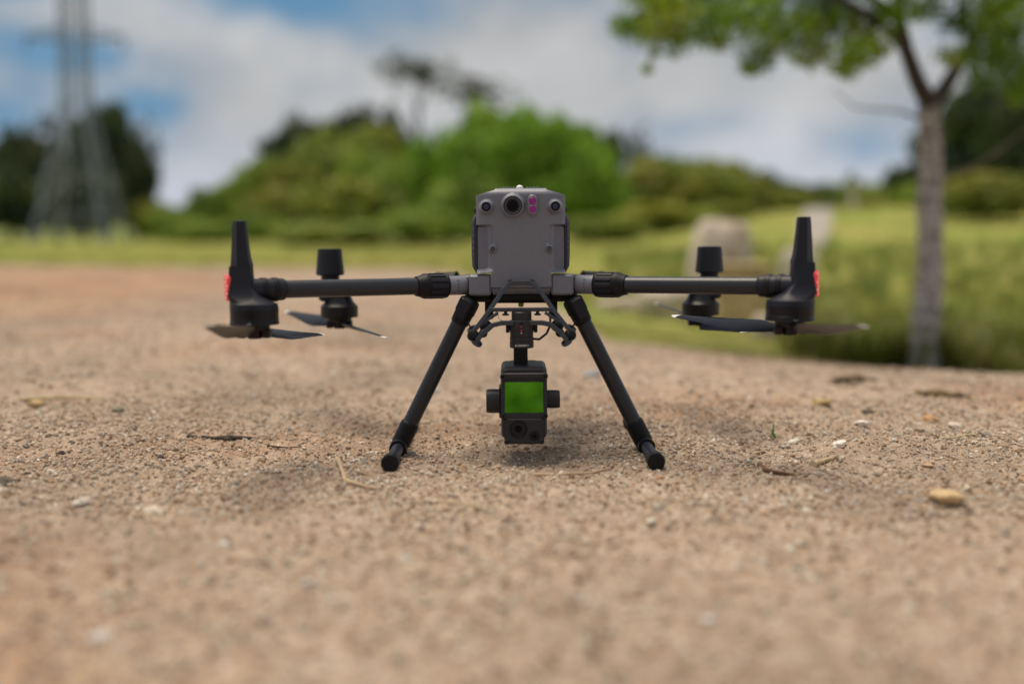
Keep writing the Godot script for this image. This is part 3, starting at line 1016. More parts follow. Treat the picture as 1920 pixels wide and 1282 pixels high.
func body_front(hu: float, v: float) -> float:
	var a := absf(hu)
	var z := -0.008 * smoothstep(45.0, 88.0, a) * (1.0 - smoothstep(500.0, 512.0, v))
	var bend := Vector2(maxf(0.0, 60.0 - a), maxf(0.0, 430.0 - v)).length()      # the cheek's rounded upper inner corner
	var cheek := (1.0 - smoothstep(6.0, 9.0, bend)) * smoothstep(50.5, 54.5, a) * smoothstep(410.0, 424.0, v) * (1.0 - smoothstep(503.0, 512.0, v))
	z -= cheek * (0.004 + 0.010 * smoothstep(54.0, 84.0, a))
	var t := clampf((366.0 - v) / 13.0, 0.0, 1.0)
	z -= 0.009 * t * t
	if a > 76.0: z -= 0.004 * pow((a - 76.0) / 8.0, 2.0) * (1.0 if v < 512 else 0.0)
	if v > 541.0: z -= 0.006 + 0.026 * smoothstep(546.0, 569.0, v)
	var d := Vector2(a - 64.0, v - 388.0).length()
	z = lerpf(z, 0.0075, 1.0 - smoothstep(10.0, 15.5, d))
	d = Vector2(hu + 15.0, v - 386.5).length()
	z = lerpf(z, 0.0055, 1.0 - smoothstep(20.0, 24.0, d))
	d = Vector2((a - 52.6) * 1.05, v - 466.5).length()
	z = lerpf(z, 0.0055, 1.0 - smoothstep(5.0, 10.5, d))
	return z

func body_mesh() -> ArrayMesh:
	var vs := []
	var v := 353.0
	while v < 512.0: vs.append(v); v += 1.7
	vs.append_array([512.2, 512.6])
	v = 514.0
	while v < 569.0: vs.append(v); v += 2.5
	var n := 96
	var grid := []
	for row in vs:
		var line := PackedVector3Array()
		var hw := body_half_width(row)
		for i in n + 1:
			var hu: float = lerpf(-hw, hw, i / float(n))
			line.append(Vector3(hu * PX, q(0, row, 0).y, body_front(hu, row)))
		grid.append(line)
	var s := PackedVector3Array()
	for j in grid.size() - 1:
		for i in n:
			var a: PackedVector3Array = grid[j]
			var b: PackedVector3Array = grid[j + 1]
			s.append_array([a[i], b[i], a[i + 1], a[i + 1], b[i], b[i + 1]])
	# the sides run back 0.36 m
	var rim := PackedVector3Array()
	for i in n + 1: rim.append(grid[0][i])
	for j in range(1, grid.size()): rim.append(grid[j][n])
	for i in range(n - 1, -1, -1): rim.append(grid[-1][i])
	for j in range(grid.size() - 2, 0, -1): rim.append(grid[j][0])
	var last := rim
	for z in [-0.016, -0.33, -0.36]:
		var next := PackedVector3Array()
		for p in rim: next.append(Vector3(p.x * (1.0 if z > -0.35 else 0.93), p.y if z > -0.35 else lerpf(p.y, 0.31, 0.08), z))
		for i in rim.size():
			var k := (i + 1) % rim.size()
			s.append_array([last[i], next[i], last[k], last[k], next[i], next[k]].map(func(p): return p))
		last = next
	var mid := Vector3(0, 0.32, -0.36)
	for i in last.size(): s.append_array([mid, last[i], last[(i + 1) % last.size()]])
	# turn each wall outwards by hand: the front grid and the rim above share one sense
	var o := Solid.new()
	o.t = outward(s, Vector3(0, 0.32, -0.18))
	return o.done(32.0)

func outward(s: PackedVector3Array, mid: Vector3) -> PackedVector3Array:
	for i in range(0, s.size(), 3):
		var f := (s[i + 2] - s[i]).cross(s[i + 1] - s[i])
		if f.dot((s[i] + s[i + 1] + s[i + 2]) / 3.0 - mid) < 0.0:
			var k := s[i]
			s[i] = s[i + 1]
			s[i + 1] = k
	return s

func screw(p: Vector3, r: float, parent: Node3D, called := "screw") -> void:
	var s := Solid.new()
	s.lathe([[r, -0.003], [r, 0.0008], [r * 0.8, 0.0012], [r * 0.62, 0.0012], [r * 0.55, 0.0], [r * 0.5, -0.0006], [0.00005, -0.0006]], facing(p), 20)
	part(called, s.done(), M.screw_steel, parent)

func blade(hub: Vector3, reach: Vector3, lead: float, parent: Node3D) -> void:
	# reach: from hub to tip; lead: +1 when the leading edge lies to the left of the way out, seen from above
	var d := Vector3(reach.x, 0, reach.z).normalized()
	var e := Vector3.UP.cross(d) * lead
	var chord := [[0.0, 0.016], [0.07, 0.018], [0.16, 0.030], [0.27, 0.043], [0.4, 0.041], [0.55, 0.034], [0.7, 0.027], [0.85, 0.020], [0.955, 0.014], [1.0, 0.006]]
	for piece in [["blade", 0.05, 0.935, M.blade], ["blade_tip", 0.935, 1.0, M.blade_tip]]:
		var rings := []
		for k in 25:
			var t: float = lerpf(piece[1], piece[2], k / 24.0)
			var c := 0.006
			for i in chord.size() - 1:
				if t >= chord[i][0] and t <= chord[i + 1][0]:
					c = lerpf(chord[i][1], chord[i + 1][1], smoothstep(0.0, 1.0, (t - chord[i][0]) / (chord[i + 1][0] - chord[i][0])))
			var pitch := deg_to_rad(lerpf(30.0, 11.0, pow(t, 0.7)))
			var thick := lerpf(0.0048, 0.0012, pow(t, 0.6))
			var way := e * cos(pitch) + Vector3.UP * sin(pitch)
			var up := -e * sin(pitch) + Vector3.UP * cos(pitch)
			var mid := hub + reach * t - e * 0.10 * c
			var ring := PackedVector3Array()
			for i in 14:
				var a := TAU * i / 14
				ring.append(mid + way * (cos(a) * c * 0.5) + up * (sin(a) * thick * 0.5 + 0.05 * c * (1.0 - cos(a) * cos(a))))
			rings.append(ring)
		var s := Solid.new()
		s.loft(rings)
		part(piece[0], s.done(60), piece[3], parent)

func both(called: String, s: Solid, m: Material, sg: float, parent: Node3D, crease := 38.0) -> MeshInstance3D:
	return part(called, (s if sg > 0 else s.mirrored()).done(crease), m, parent)

func make_drone() -> void:
	var o := thing("quadcopter_drone", "grey quadcopter drone with black arms and slung camera standing on the sandy track", "drone")
	o.rotation.z = deg_to_rad(0.4)
	o.position.y = 0.0006
	make_hull(o)
	for sg in [-1.0, 1.0]:
		make_front_arm(o, sg)
		make_rear_arm(o, sg)
		make_leg(o, sg)
	make_bracket(o)
	make_head(o)

func make_hull(o: Node3D) -> void:
	var hull := part("body_shell", body_mesh(), M.shell_grey, o)
	# front camera left of the middle
	var p := q(0, 386.5, 0)
	p.x = -15.0 * PX
	p.z = 0.0055
	var k := PX
	var s := Solid.new()
	s.lathe([[19.6 * k, -0.004], [19.6 * k, 0.004], [18.6 * k, 0.0052], [17.4 * k, 0.0052], [17.0 * k, 0.0035]], facing(p), 48, true)
	var cam := part("nose_camera", s.done(), M.shell_grey, o)
	s = Solid.new()
	s.lathe([[17.2 * k, 0.0], [17.2 * k, 0.0038], [15.6 * k, 0.0042], [15.3 * k, 0.0015]], facing(p), 48, true)
	part("black_ring", s.done(), M.dark_plastic, cam)
	s = Solid.new()
	s.lathe([[15.4 * k, 0.0], [15.4 * k, 0.0030], [14.2 * k, 0.0034], [13.0 * k, 0.0022], [12.4 * k, 0.0005]], facing(p), 48, true)
	part("silver_ring", s.done(), M.panel_grey, cam)
	s = Solid.new()
	for r in [12.6, 11.0, 9.6]: s.lathe([[r * k, -0.001], [r * k, 0.0024 - (12.6 - r) * 0.0004], [(r - 0.9) * k, 0.0024 - (12.6 - r) * 0.0004], [(r - 1.1) * k, -0.001]], facing(p), 40, true)
	part("baffle", s.done(), M.lens_ring, cam)
	s = Solid.new()
	s.lathe([[9.0 * k, -0.002], [9.0 * k, 0.0], [7.0 * k, 0.0012], [4.0 * k, 0.002], [0.00005, 0.0023]], facing(p), 32)
	part("lens", s.done(), M.lens_glass, cam)
	# purple twin sensor
	var c := q(0, 385.0, 0)
	c.x = 21.9 * PX
	c.z = 0.0
	s = Solid.new()
	s.rbox(Transform3D(Basis.IDENTITY, c), Vector3(18.6 * k, 38 * k, 0.015), 9.2 * k, 0.0016)
	var pill := part("infrared_sensor", s.done(), M.shell_grey, o)
	for v in [377.6, 393.2]:
		s = Solid.new()
		var e := Vector3(c.x, q(0, v, 0).y, 0.0077)
		s.lathe([[6.8 * k, -0.003], [6.8 * k, 0.0003], [6.4 * k, 0.0006], [0.00005, 0.0006]], facing(e), 28)
		part("purple_lens", s.done(), M.purple_lens, pill)
	for sg in [-1.0, 1.0]:
		# stereo eye
		p = Vector3(64.2 * PX * sg, q(0, 388.2, 0).y, 0.0075)
		s = Solid.new()
		s.lathe([[10.4 * k, -0.004], [10.4 * k, 0.0016], [9.6 * k, 0.0026], [8.9 * k, 0.0026], [8.4 * k, 0.0006]], facing(p), 36, true)
		var eye := part("vision_sensor", s.done(), M.shell_grey, o)
		s = Solid.new()
		s.lathe([[8.6 * k, -0.001], [8.6 * k, 0.0016], [6.6 * k, 0.0018], [6.0 * k, 0.0]], facing(p), 32, true)
		part("black_ring", s.done(), M.dark_plastic, eye)
		s = Solid.new()
		s.lathe([[6.2 * k, -0.001], [6.2 * k, 0.0002], [4.6 * k, 0.001], [2.0 * k, 0.0016], [0.00005, 0.0017]], facing(p), 28)
		part("lens", s.done(), M.lens_blue, eye)
		# screws: at the panel's waist and at its foot
		screw(Vector3(52.6 * PX * sg, q(0, 466.5, 0).y, 0.0058), 4.3 * k, hull)
		screw(Vector3(20.3 * PX * sg, q(0, 529.7, 0).y, 0.0085), 5.0 * k, hull)
		# knob on the flank
		s = Solid.new()
		var kn := Vector3(83.0 * PX, q(0, 393, 0).y, -0.035)
		s.lathe([[0.0035, -0.004], [0.0045, 0.0], [0.0042, 0.003], [0.002, 0.0045], [0.00005, 0.0047]], along(kn, kn + Vector3.RIGHT), 20)
		both("side_knob", s, M.rubber, sg, o)
		# inset cheek panel, its edge a real gap
		s = Solid.new()
		var lo := q(0, 508, 0).y
		var hi2 := q(0, 424, 0).y
		s.rbox(Transform3D(Basis.IDENTITY, Vector3(69.0 * PX, (lo + hi2) / 2, -0.0170)).rotated_local(Vector3.UP, 0.46), Vector3(24 * PX, hi2 - lo, 0.010), 0.005, 0.001)
		both("cheek_panel", s, M.panel_grey, sg, hull)
		# battery with its row of charge lamps
		s = Solid.new()
		var b0 := q(0, 511, -0.1).y
		var b1 := q(0, 401, -0.1).y
		var rings := []
		for e in [[-0.045, 0.86], [-0.05, 1.0], [-0.29, 1.0], [-0.30, 0.9]]:
			var ring := PackedVector3Array()
			for w in [[60, b0], [86, b0], [93.5, b0 + 0.011], [94.5, b0 + 0.03], [94.5, b1 - 0.016], [91, b1 - 0.005], [84, b1], [60, b1]]:
				ring.append(Vector3(lerpf(60, w[0], e[1]) * PX, lerpf((b0 + b1) / 2, w[1], 0.97 if e[1] < 1 else 1.0), e[0]))
			rings.append(ring)
		s.loft(rings)
		var bat := both("battery", s, M.battery_grey, sg, o)
		for n in 5:
			s = Solid.new()
			s.rbox(Transform3D(Basis.IDENTITY, Vector3(90.5 * PX, lerpf(b0 + 0.03, b1 - 0.025, n / 4.0), -0.0447)), Vector3(0.0012, 0.0028, 0.002), 0.0004, 0.0002)
			both("charge_mark", s, M.print_grey, sg, bat)
		# arm socket beside the panel's foot
		s = Solid.new()
		var so := q(77.5, 535, 0)
		s.rbox(Transform3D(Basis.IDENTITY, Vector3(so.x, so.y, -0.022)), Vector3(42 * PX, 39 * PX, 0.042), 0.004, 0.003)
		both("arm_socket", s, M.shell_grey, sg, hull)
	# ribs and lamp on the roof
	for n in 11:
		if n in [4, 5, 6]: continue
		s = Solid.new()
		s.rbox(Transform3D(Basis.IDENTITY, Vector3((n - 5) * 6.4 * PX, q(0, 353, 0).y + 0.0004, -0.06)), Vector3(3.4 * PX, 0.004, 0.09), 0.0012, 0.001)
		part("roof_rib", s.done(), M.shell_grey, hull)
	s = Solid.new()
	s.lathe([[7 * k, -0.002], [7 * k, 0.0018], [5.6 * k, 0.004], [3 * k, 0.0055], [0.00005, 0.006]], Transform3D(Basis.IDENTITY, Vector3(-1.5 * PX, q(0, 353, 0).y, -0.03)), 24)
	part("beacon", s.done(), M.white_plastic, o)
	# belly plate, plug under it, struts behind
	s = Solid.new()
	s.rbox(Transform3D(Basis.IDENTITY, Vector3(0, q(0, 557, -0.03).y, -0.12)), Vector3(108 * PX, 22 * PX, 0.22), 0.006, 0.006)
	part("belly", s.done(), M.dark_plastic, o)
	s = Solid.new()
	s.lathe([[0.0045, 0.0], [0.0045, -0.006], [0.003, -0.008], [0.00005, -0.008]], Transform3D(Basis.IDENTITY, Vector3(0, q(0, 566.5, -0.06).y, -0.06)), 16)
	part("plug", s.done(), M.yellow_plastic, o)
	for sg in [-1.0, 1.0]:
		s = Solid.new()
		s.rbox(Transform3D(Basis.IDENTITY, Vector3(62 * PX, q(0, 580, -0.06).y, -0.06)), Vector3(16 * PX, 36 * PX, 0.03), 0.002, 0.001)
		both("belly_strut", s, M.dark_plastic, sg, o)

func make_front_arm(o: Node3D, sg: float) -> void:
	var a := Vector3(0.082, 0.2640, -0.026)
	var b := q(452, 536, 0.115)
	b.y = 0.2655
	var d := (b - a).normalized()
	var s := Solid.new()
	s.tube([a, b], [0.0128], 32)
	var arm := both("arm_tube", s, M.carbon, sg, o)
	# grey neck, then the black locking collar with ribs
	var n0 := a + d * 0.018
	s = Solid.new()
	s.lathe([[0.0148, -0.01], [0.0148, 0.018], [0.0142, 0.0195], [0.012, 0.02]], along(n0, b), 36)
	var neck := both("neck", s, M.shell_grey, sg, arm)
	for n in 4:
		s = Solid.new()
		var w := along(n0, b)
		var turn := Basis(d, 0.0)
		s.rbox(Transform3D(Basis(d, Vector3.UP, d.cross(Vector3.UP)), n0 + d * 0.006 + Vector3.UP * (0.0075 - n * 0.005) + Vector3(0, 0, 1).slide(d).normalized() * sqrt(0.0149 ** 2 - (0.0075 - n * 0.005) ** 2)), Vector3(0.0022, 0.0024, 0.0006), 0.0006, 0.0001)
		both("engraved_mark", s, M.print_dark, sg, neck)
	var c0 := n0 + d * 0.019
	s = Solid.new()
	s.lathe([[0.0150, 0.0], [0.0185, 0.0015], [0.0192, 0.004], [0.0182, 0.006], [0.0182, 0.032], [0.0196, 0.035], [0.0194, 0.039], [0.0165, 0.0455], [0.0150, 0.052], [0.0128, 0.053]], along(c0, b), 40)
	var collar := both("locking_collar", s, M.rubber, sg, arm)
	s = Solid.new()
	var base := along(c0, b)
	for n in 12:
		var t := TAU * n / 12.0
		var r := base.basis.x * cos(t) + base.basis.z * sin(t)
		s.rbox(Transform3D(Basis(r.cross(d), r, d), c0 + d * 0.019 + r * 0.0183), Vector3(0.0058, 0.0026, 0.027), 0.0010, 0.0012)
	both("grip_rib", s, M.pod_black, sg, collar)
	# clamp that joins tube and pod, with two straps
	var z := 0.15
	var m := q(503, 590, z)
	s = Solid.new()
	var e0 := b - d * 0.004
	var e1 := Vector3(m.x + 0.022, 0.266, z)
	var dd := (e1 - e0).normalized()
	s.lathe([[0.0129, -0.002], [0.0150, 0.0], [0.0160, 0.003], [0.0160, 0.058], [0.014, 0.062]], along(e0, e1), 32)
	var pod := both("motor_pod", s, M.pod_black, sg, o)
	for n in 2:
		s = Solid.new()
		s.lathe([[0.0155, 0.0], [0.0171, 0.0006], [0.0174, 0.002], [0.0174, 0.0065], [0.0171, 0.008], [0.0155, 0.0086]], along(e0 + dd * (0.010 + 0.017 * n), e1), 32)
		both("strap", s, M.dark_plastic, sg, pod)
	# block over the motor: narrow above, flared to a round flange below
	var rings := []
	for e in [[496, 527.4, 40.5, 0.023], [515, 527, 42, 0.026], [538, 526, 45, 0.031], [552, 520, 58, 0.038], [563, 509, 78, 0.052], [567, 504, 88, 0.066], [576, 503, 90, 0.067]]:
		var ring := PackedVector3Array()
		var mid := q(e[1], e[0], z)
		var w: float = e[2] * 0.000749
		for p in Solid.rounded(w, e[3], minf(w, e[3]) * (0.16 if e[0] < 560 else 0.49), 6):
			ring.append(Vector3(mid.x + p.x, mid.y, z + p.y))
		rings.append(ring)
	s = Solid.new()
	s.loft(rings)
	both("pod_block", s, M.pod_black, sg, pod, 30.0)
	# antenna: a tapered blade with a bevelled outer edge
	rings = []
	for e in [[410.5, 530.5, 21, 0.012], [411.5, 530.5, 24.5, 0.015], [430, 530.3, 27.5, 0.017], [470, 529, 33.5, 0.020], [482, 528.4, 36, 0.022], [494, 527.2, 40.5, 0.023], [499, 527.2, 40.5, 0.023]]:
		var mid := q(e[1], e[0], z)
		var w: float = e[2] * 0.000749
		var ring := PackedVector3Array()
		for p in [[-0.42, 0.5], [0.10, 0.5], [0.5, -0.02], [0.5, -0.4], [0.42, -0.5], [-0.42, -0.5], [-0.5, -0.42], [-0.5, 0.42]]:
			ring.append(Vector3(mid.x + p[0] * w, mid.y, z + p[1] * e[3]))
		rings.append(ring)
	s = Solid.new()
	s.loft(rings)
	both("antenna", s, M.pod_black, sg, pod, 24.0)
	# red lamp on the outer side
	var lm := q(548, 536, z)
	s = Solid.new()
	s.rbox(Transform3D(Basis(Vector3.UP, PI / 2 - 0.45), lm + Vector3(0.0, 0, 0.005)), Vector3(0.019, 0.037, 0.010), 0.006, 0.002)
	var lamp := both("signal_lamp", s, M.signal_red, sg, pod)
	for n in 6:
		s = Solid.new()
		var bs := Basis(Vector3.UP, PI / 2 - 0.45)
		s.rbox(Transform3D(bs, lm + Vector3(0, (n - 2.5) * 0.0055, 0.005) + bs * Vector3((-0.006 if n % 2 else -0.001), 0, 0.0048)), Vector3(0.005, 0.003, 0.001), 0.001, 0.0002)
		both("lamp_dot", s, M.signal_dot, sg, lamp)
	# motor bell, collar lines, hub
	var top := q(503, 575.5, z)
	s = Solid.new()
	s.lathe([[0.030, 0.0], [0.0335, -0.0005], [0.0340, -0.003], [0.0336, -0.0045], [0.0336, -0.0150], [0.0340, -0.0155], [0.0336, -0.0162], [0.0340, -0.0170], [0.0336, -0.0178], [0.0340, -0.0186], [0.0345, -0.0215], [0.0335, -0.0225], [0.021, -0.0228]], Transform3D(Basis.IDENTITY, top), 56)
	var mot := both("motor", s, M.motor_black, sg, o, 30.0)
	for n in 10:
		var t := TAU * n / 10.0
		s = Solid.new()
		s.rbox(Transform3D(Basis(Vector3.UP, t), top + Vector3(sin(t) * 0.0336, -0.0200, cos(t) * 0.0336)), Vector3(0.006, 0.0012, 0.0012), 0.0005, 0.0002)
		both("vent_slot", s, M.metal_ring if n % 5 == 0 else M.dark_plastic, sg, mot)
	var hub := top + Vector3(0, -0.0225, 0)
	make_propeller(o, hub, sg, [[Vector3(-0.001, 0.030, 0.235), 1], [Vector3(0.055, -0.020, -0.225), 1]] if sg < 0 else [[Vector3(-0.128, 0.006, -0.235), -1], [Vector3(0.030, 0.024, 0.245), -1]], 0.021)

func make_propeller(o: Node3D, hub: Vector3, sg: float, blades: Array, r: float) -> void:
	var h := Vector3(hub.x * sg, hub.y, hub.z)
	var s := Solid.new()
	s.lathe([[r, 0.0], [r, -0.006], [r * 0.92, -0.0075], [0.012, -0.008]], Transform3D(Basis.IDENTITY, h), 32)
	s.lathe([[0.0105, -0.004], [0.0105, -0.018], [0.009, -0.0200], [0.00005, -0.0205]], Transform3D(Basis.IDENTITY, h), 28)
	for t in [-1, 1]:
		s.rbox(Transform3D(Basis.IDENTITY, h + Vector3(0.017 * t, -0.0125, 0)), Vector3(0.012, 0.013, 0.020), 0.002, 0.002)
	var prop := part("propeller", s.done(), M.motor_black, o)
	for b in blades:
		var dir := Vector3(b[0].x, 0, b[0].z).normalized()
		blade(h + Vector3(0, -0.0135, 0) + dir * 0.006, b[0], b[1], prop)

func make_rear_arm(o: Node3D, sg: float) -> void:
	var z := -0.33
	var m := q(339, 583, z)
	var a := Vector3(0.06, 0.262, -0.27)
	var b := Vector3(m.x, 0.247, z)
	var s := Solid.new()
	s.tube([a, b], [0.0128], 24)
	var arm := both("arm_tube", s, M.carbon, sg, o)
	s = Solid.new()
	s.lathe([[0.0150, 0.0], [0.0192, 0.003], [0.0182, 0.006], [0.0182, 0.032], [0.0196, 0.037], [0.0150, 0.052]], along(a + (b - a).normalized() * 0.05 + Vector3(0, 0.001, 0), b + Vector3(0, 0.001, 0)), 32)
	both("locking_collar", s, M.rubber, sg, arm)
	# stubby positioning antenna on its neck
	var k := 0.000973
	var c := q(356, 500, z)
	s = Solid.new()
	var y0 := q(0, 515, z).y
	var yt := q(0, 465, z).y
	s.lathe([[17 * k, b.y - y0], [17 * k, 0.0], [23 * k, 0.0006], [26.5 * k, 0.003], [26.0 * k, 0.008], [22.5 * k, yt - y0 - 0.002], [21 * k, yt - y0], [0.00005, yt - y0 + 0.0008]], Transform3D(Basis.IDENTITY, Vector3(c.x, y0, z)), 36)
	var pod := both("positioning_antenna", s, M.pod_black, sg, o)
	s = Solid.new()
	s.rbox(Transform3D(Basis.IDENTITY, Vector3(m.x + 0.010, 0.243, z)), Vector3(0.050, 0.036, 0.04), 0.008, 0.004)
	both("arm_clamp", s, M.pod_black, sg, pod)
	var top := Vector3(m.x, q(0, 570, z).y, z)
	s = Solid.new()
	s.lathe([[0.02, 0.02], [0.026, 0.006], [0.031, 0.0005], [0.0338, -0.002], [0.0338, -0.018], [0.0334, -0.022], [0.022, -0.024]], Transform3D(Basis.IDENTITY, top), 44)
	both("motor", s, M.motor_black, sg, o, 30.0)
	make_propeller(o, top + Vector3(0, -0.023, 0), sg, [[Vector3(-0.138, 0.012, -0.22), -1], [Vector3(0.107, -0.006, 0.215), -1]] if sg < 0 else [[Vector3(-0.05, 0.022, -0.235), 1], [Vector3(0.035, 0.002, 0.24), 1]], 0.022)

func make_leg(o: Node3D, sg: float) -> void:
	var a := q(92, 556, -0.012)
	var b := Vector3(0.1925, 0.0138, -0.012)
	var d := (b - a).normalized()
	var l := a.distance_to(b)
	var s := Solid.new()
	s.tube([a + d * 0.02, b - d * 0.02], [0.0122], 28)
	var leg := both("landing_leg", s, M.carbon, sg, o)
	s = Solid.new()
	s.lathe([[0.010, 0.003], [0.0150, 0.006], [0.0160, 0.010], [0.0160, 0.026], [0.0148, 0.029], [0.0140, 0.045], [0.0122, 0.047]], along(a, b), 32)
	var clamp := both("leg_clamp", s, M.rubber, sg, leg)
	s = Solid.new()
	s.rbox(Transform3D(Basis(d.cross(Vector3.BACK).normalized(), d, Vector3.BACK), a + d * 0.022 + Vector3(0.004, 0.001, 0.012)), Vector3(0.020, 0.034, 0.010), 0.004, 0.003)
	both("clamp_latch", s, M.pod_black, sg, clamp)
	s = Solid.new()
	s.rbox(Transform3D(Basis.IDENTITY, a + Vector3(-0.010, 0.004, -0.045)), Vector3(0.044, 0.028, 0.05), 0.006, 0.004)
	both("leg_root", s, M.dark_plastic, sg, clamp)
	s = Solid.new()
	s.lathe([[0.0122, -0.002], [0.0140, 0.0], [0.0146, 0.004], [0.0146, 0.034], [0.0135, 0.038], [0.010, 0.042]], along(b - d * 0.040, b), 32)
	var fit := both("skid_fitting", s, M.rubber, sg, leg)
	s = Solid.new()
	s.tube([b + Vector3(0, 0, 0.026), b + Vector3(0, 0, -0.026)], [0.0132], 28)
	both("sleeve", s, M.rubber, sg, fit)
	s = Solid.new()
	s.tube([Vector3(0.1925, 0.0138, 0.118), Vector3(0.1925, 0.0138, -0.23)], [0.0092], 28)
	var bar := both("skid_bar", s, M.pod_black, sg, leg)
	s = Solid.new()
	for e in [[0.112, 1], [-0.224, -1]]:
		s.lathe([[0.0094, -0.012], [0.0102, -0.010], [0.0125, -0.004], [0.0133, 0.001], [0.0133, 0.0035], [0.0128, 0.0055], [0.0133, 0.0075], [0.0133, 0.0145], [0.0124, 0.0170], [0.00005, 0.0172]], along(Vector3(0.1925, 0.0138, e[0]), Vector3(0.1925, 0.0138, e[0] + e[1])), 36)
	both("skid_cap", s, M.rubber, sg, bar)

func make_bracket(o: Node3D) -> void:
	var z := 0.03
	var k := 0.000805
	var s := Solid.new()
	# the frame: a bridge over the nose screws, two long legs down to the damper rings, a cross rail
	var pts := [q(0, 531, 0.014), q(16, 531, 0.014), q(25, 534, 0.016), q(34, 544, 0.02), q(62, 585, 0.032), q(86, 616, 0.040)]
	for sg in [-1.0, 1.0]:
		var half := Solid.new()
		for i in pts.size() - 1:
			var dd: Vector3 = (pts[i + 1] - pts[i]).normalized()
			half.bar(pts[i] - dd * 0.001, pts[i + 1] + dd * 0.001, 8.4 * k, 0.006, Vector3.BACK, 0.0012)
		half.bar(q(44, 587, 0.030), q(80, 609, 0.038), 6.0 * k, 0.005, Vector3.BACK, 0.001)
		s.t.append_array((half if sg > 0 else half.mirrored()).t)
	var l := q(59, 581, 0.031)
	s.bar(Vector3(-l.x, l.y, l.z), l, 7.6 * k, 0.006, Vector3.BACK, 0.0012)
	var frame := part("gimbal_bracket", s.done(), M.bracket_grey, o)
	for sg in [-1.0, 1.0]:
		var down := Basis(Vector3.RIGHT, deg_to_rad(24.0)) * Basis(Vector3.BACK, deg_to_rad(-30.0))
		# upper ring with its pin, lower ring
		s = Solid.new()
		var up := q(93, 617, 0.040)
		s.lathe([[0.0040, -0.0022], [0.0078, -0.0022], [0.0080, -0.0016], [0.0080, 0.0016], [0.0078, 0.0022], [0.0040, 0.0022]], Transform3D(down, up), 28, true)
		var ring := both("damper_ring", s, M.bracket_grey, sg, frame)
		s = Solid.new()
		s.tube([up + Vector3(0.001, 0, 0.002), up + Vector3(0.0055, 0.009, 0.002), up + Vector3(0.0066, 0.0115, 0.002)], [0.0014, 0.0014, 0.0026], 10)
		both("pin", s, M.rubber, sg, ring)
		# damping balls, one in front of the other
		for n in [[q(91, 629, 0.040), 0.0094], [q(67, 612, 0.0), 0.0100], [q(72, 625, 0.012), 0.0070]]:
			s = Solid.new()
			var prof := []
			for i in 13:
				var t := PI * i / 12.0
				prof.append([maxf(sin(t) * n[1], 0.00005), cos(t) * n[1] * 0.95])
			s.lathe(prof, Transform3D(down, n[0]), 24)
			both("damper_ball", s, M.rubber, sg, frame, 60.0)
	# hub under the rail
	var hz := 0.045
	k = 0.000798
	var hub := func(v0: float, prof: Array) -> Solid:
		var h := Solid.new()
		h.lathe(prof.map(func(e): return [e[0] * k, -(e[1] - v0) * k]), Transform3D(Basis.IDENTITY, Vector3(0, q(0, v0, hz).y, hz - 0.018)), 48)
		return h
	var mount := part("gimbal_mount", hub.call(586.0, [[17.5, 586], [19.0, 587.5], [19.0, 602], [22.6, 602.6], [23.4, 604], [23.4, 620], [22.8, 622], [22.2, 622.6], [22.2, 632], [21.6, 632.5], [21.6, 633.5], [22.6, 634], [22.6, 641.5], [22.0, 642], [22.0, 642.8], [22.9, 643.4], [22.9, 653.6], [22.0, 654.8], [13.0, 655]]).done(26.0), M.head_grey, o)
	for sg in [-1.0, 1.0]:
		s = Solid.new()
		var lp := [q(16, 606, hz - 0.006), q(38, 606, hz - 0.004), q(54, 609.5, hz - 0.004), q(74, 626, hz - 0.002), q(83, 637, hz), q(85, 642, hz)]
		for i in lp.size() - 1:
			var dd: Vector3 = (lp[i + 1] - lp[i]).normalized()
			s.bar(lp[i] - dd * 0.0012, lp[i + 1] + dd * 0.0012, 9.0 * k, 0.008, Vector3.BACK, 0.0012)
		var arm := both("damper_arm", s, M.bracket_grey, sg, mount)
		s = Solid.new()
		s.lathe([[0.0030, -0.002], [0.0085, -0.002], [0.0088, -0.0012], [0.0088, 0.0012], [0.0085, 0.002], [0.0030, 0.002]], Transform3D(Basis(Vector3.RIGHT, deg_to_rad(24.0)) * Basis(Vector3.BACK, deg_to_rad(30.0)), q(84.5, 642.5, hz - 0.002)), 28, true)
		both("damper_ring", s, M.bracket_grey, sg, arm)
		s = Solid.new()
		s.lathe([[0.0025, 0.004], [0.0025, 0.0], [0.0052, -0.0008], [0.0055, -0.0022], [0.0045, -0.0032], [0.00005, -0.0034]], Transform3D(Basis.IDENTITY, q(30, 588, 0.03)), 20)
		both("thumb_screw", s, M.rubber, sg, frame)
		s = Solid.new()
		s.rbox(Transform3D(Basis.IDENTITY, q(26, 617, hz - 0.018)), Vector3(0.006, 0.011, 0.012), 0.0015, 0.001)
		both("latch", s, M.rubber, sg, mount)
	# marks on the hub: red, red, white
	var front := hz - 0.018 + 23.4 * k
	for e in [[613.8, 1.6, M.print_red, 23.4], [621.0, 1.7, M.print_red, 23.2], [625.3, 1.2, M.print_white, 22.2]]:
		s = Solid.new()
		s.rbox(Transform3D(Basis.IDENTITY, Vector3(-0.0006, q(0, e[0], hz).y, hz - 0.018 + e[3] * k)), Vector3(e[1] * 2 * k, e[1] * 1.5 * k, 0.0008), 0.0006, 0.0001)
		part("alignment_mark", s.done(), e[2], mount)
	s = Solid.new()
	s.rbox(Transform3D(Basis.IDENTITY, Vector3(-0.0006, q(0, 606, hz).y, front)), Vector3(0.004, 0.005, 0.003), 0.001, 0.0006)
	part("release_button", s.done(), M.rubber, mount)
	lettering("dji ZENMUSE L1", Vector3(0, q(0, 648.6, hz).y, hz - 0.018), 22.95 * k, 27.0 * k, mount)
	# cable loop on the right, thin wire on the left
	s = Solid.new()
	var cable := []
	var cv := Curve3D.new()
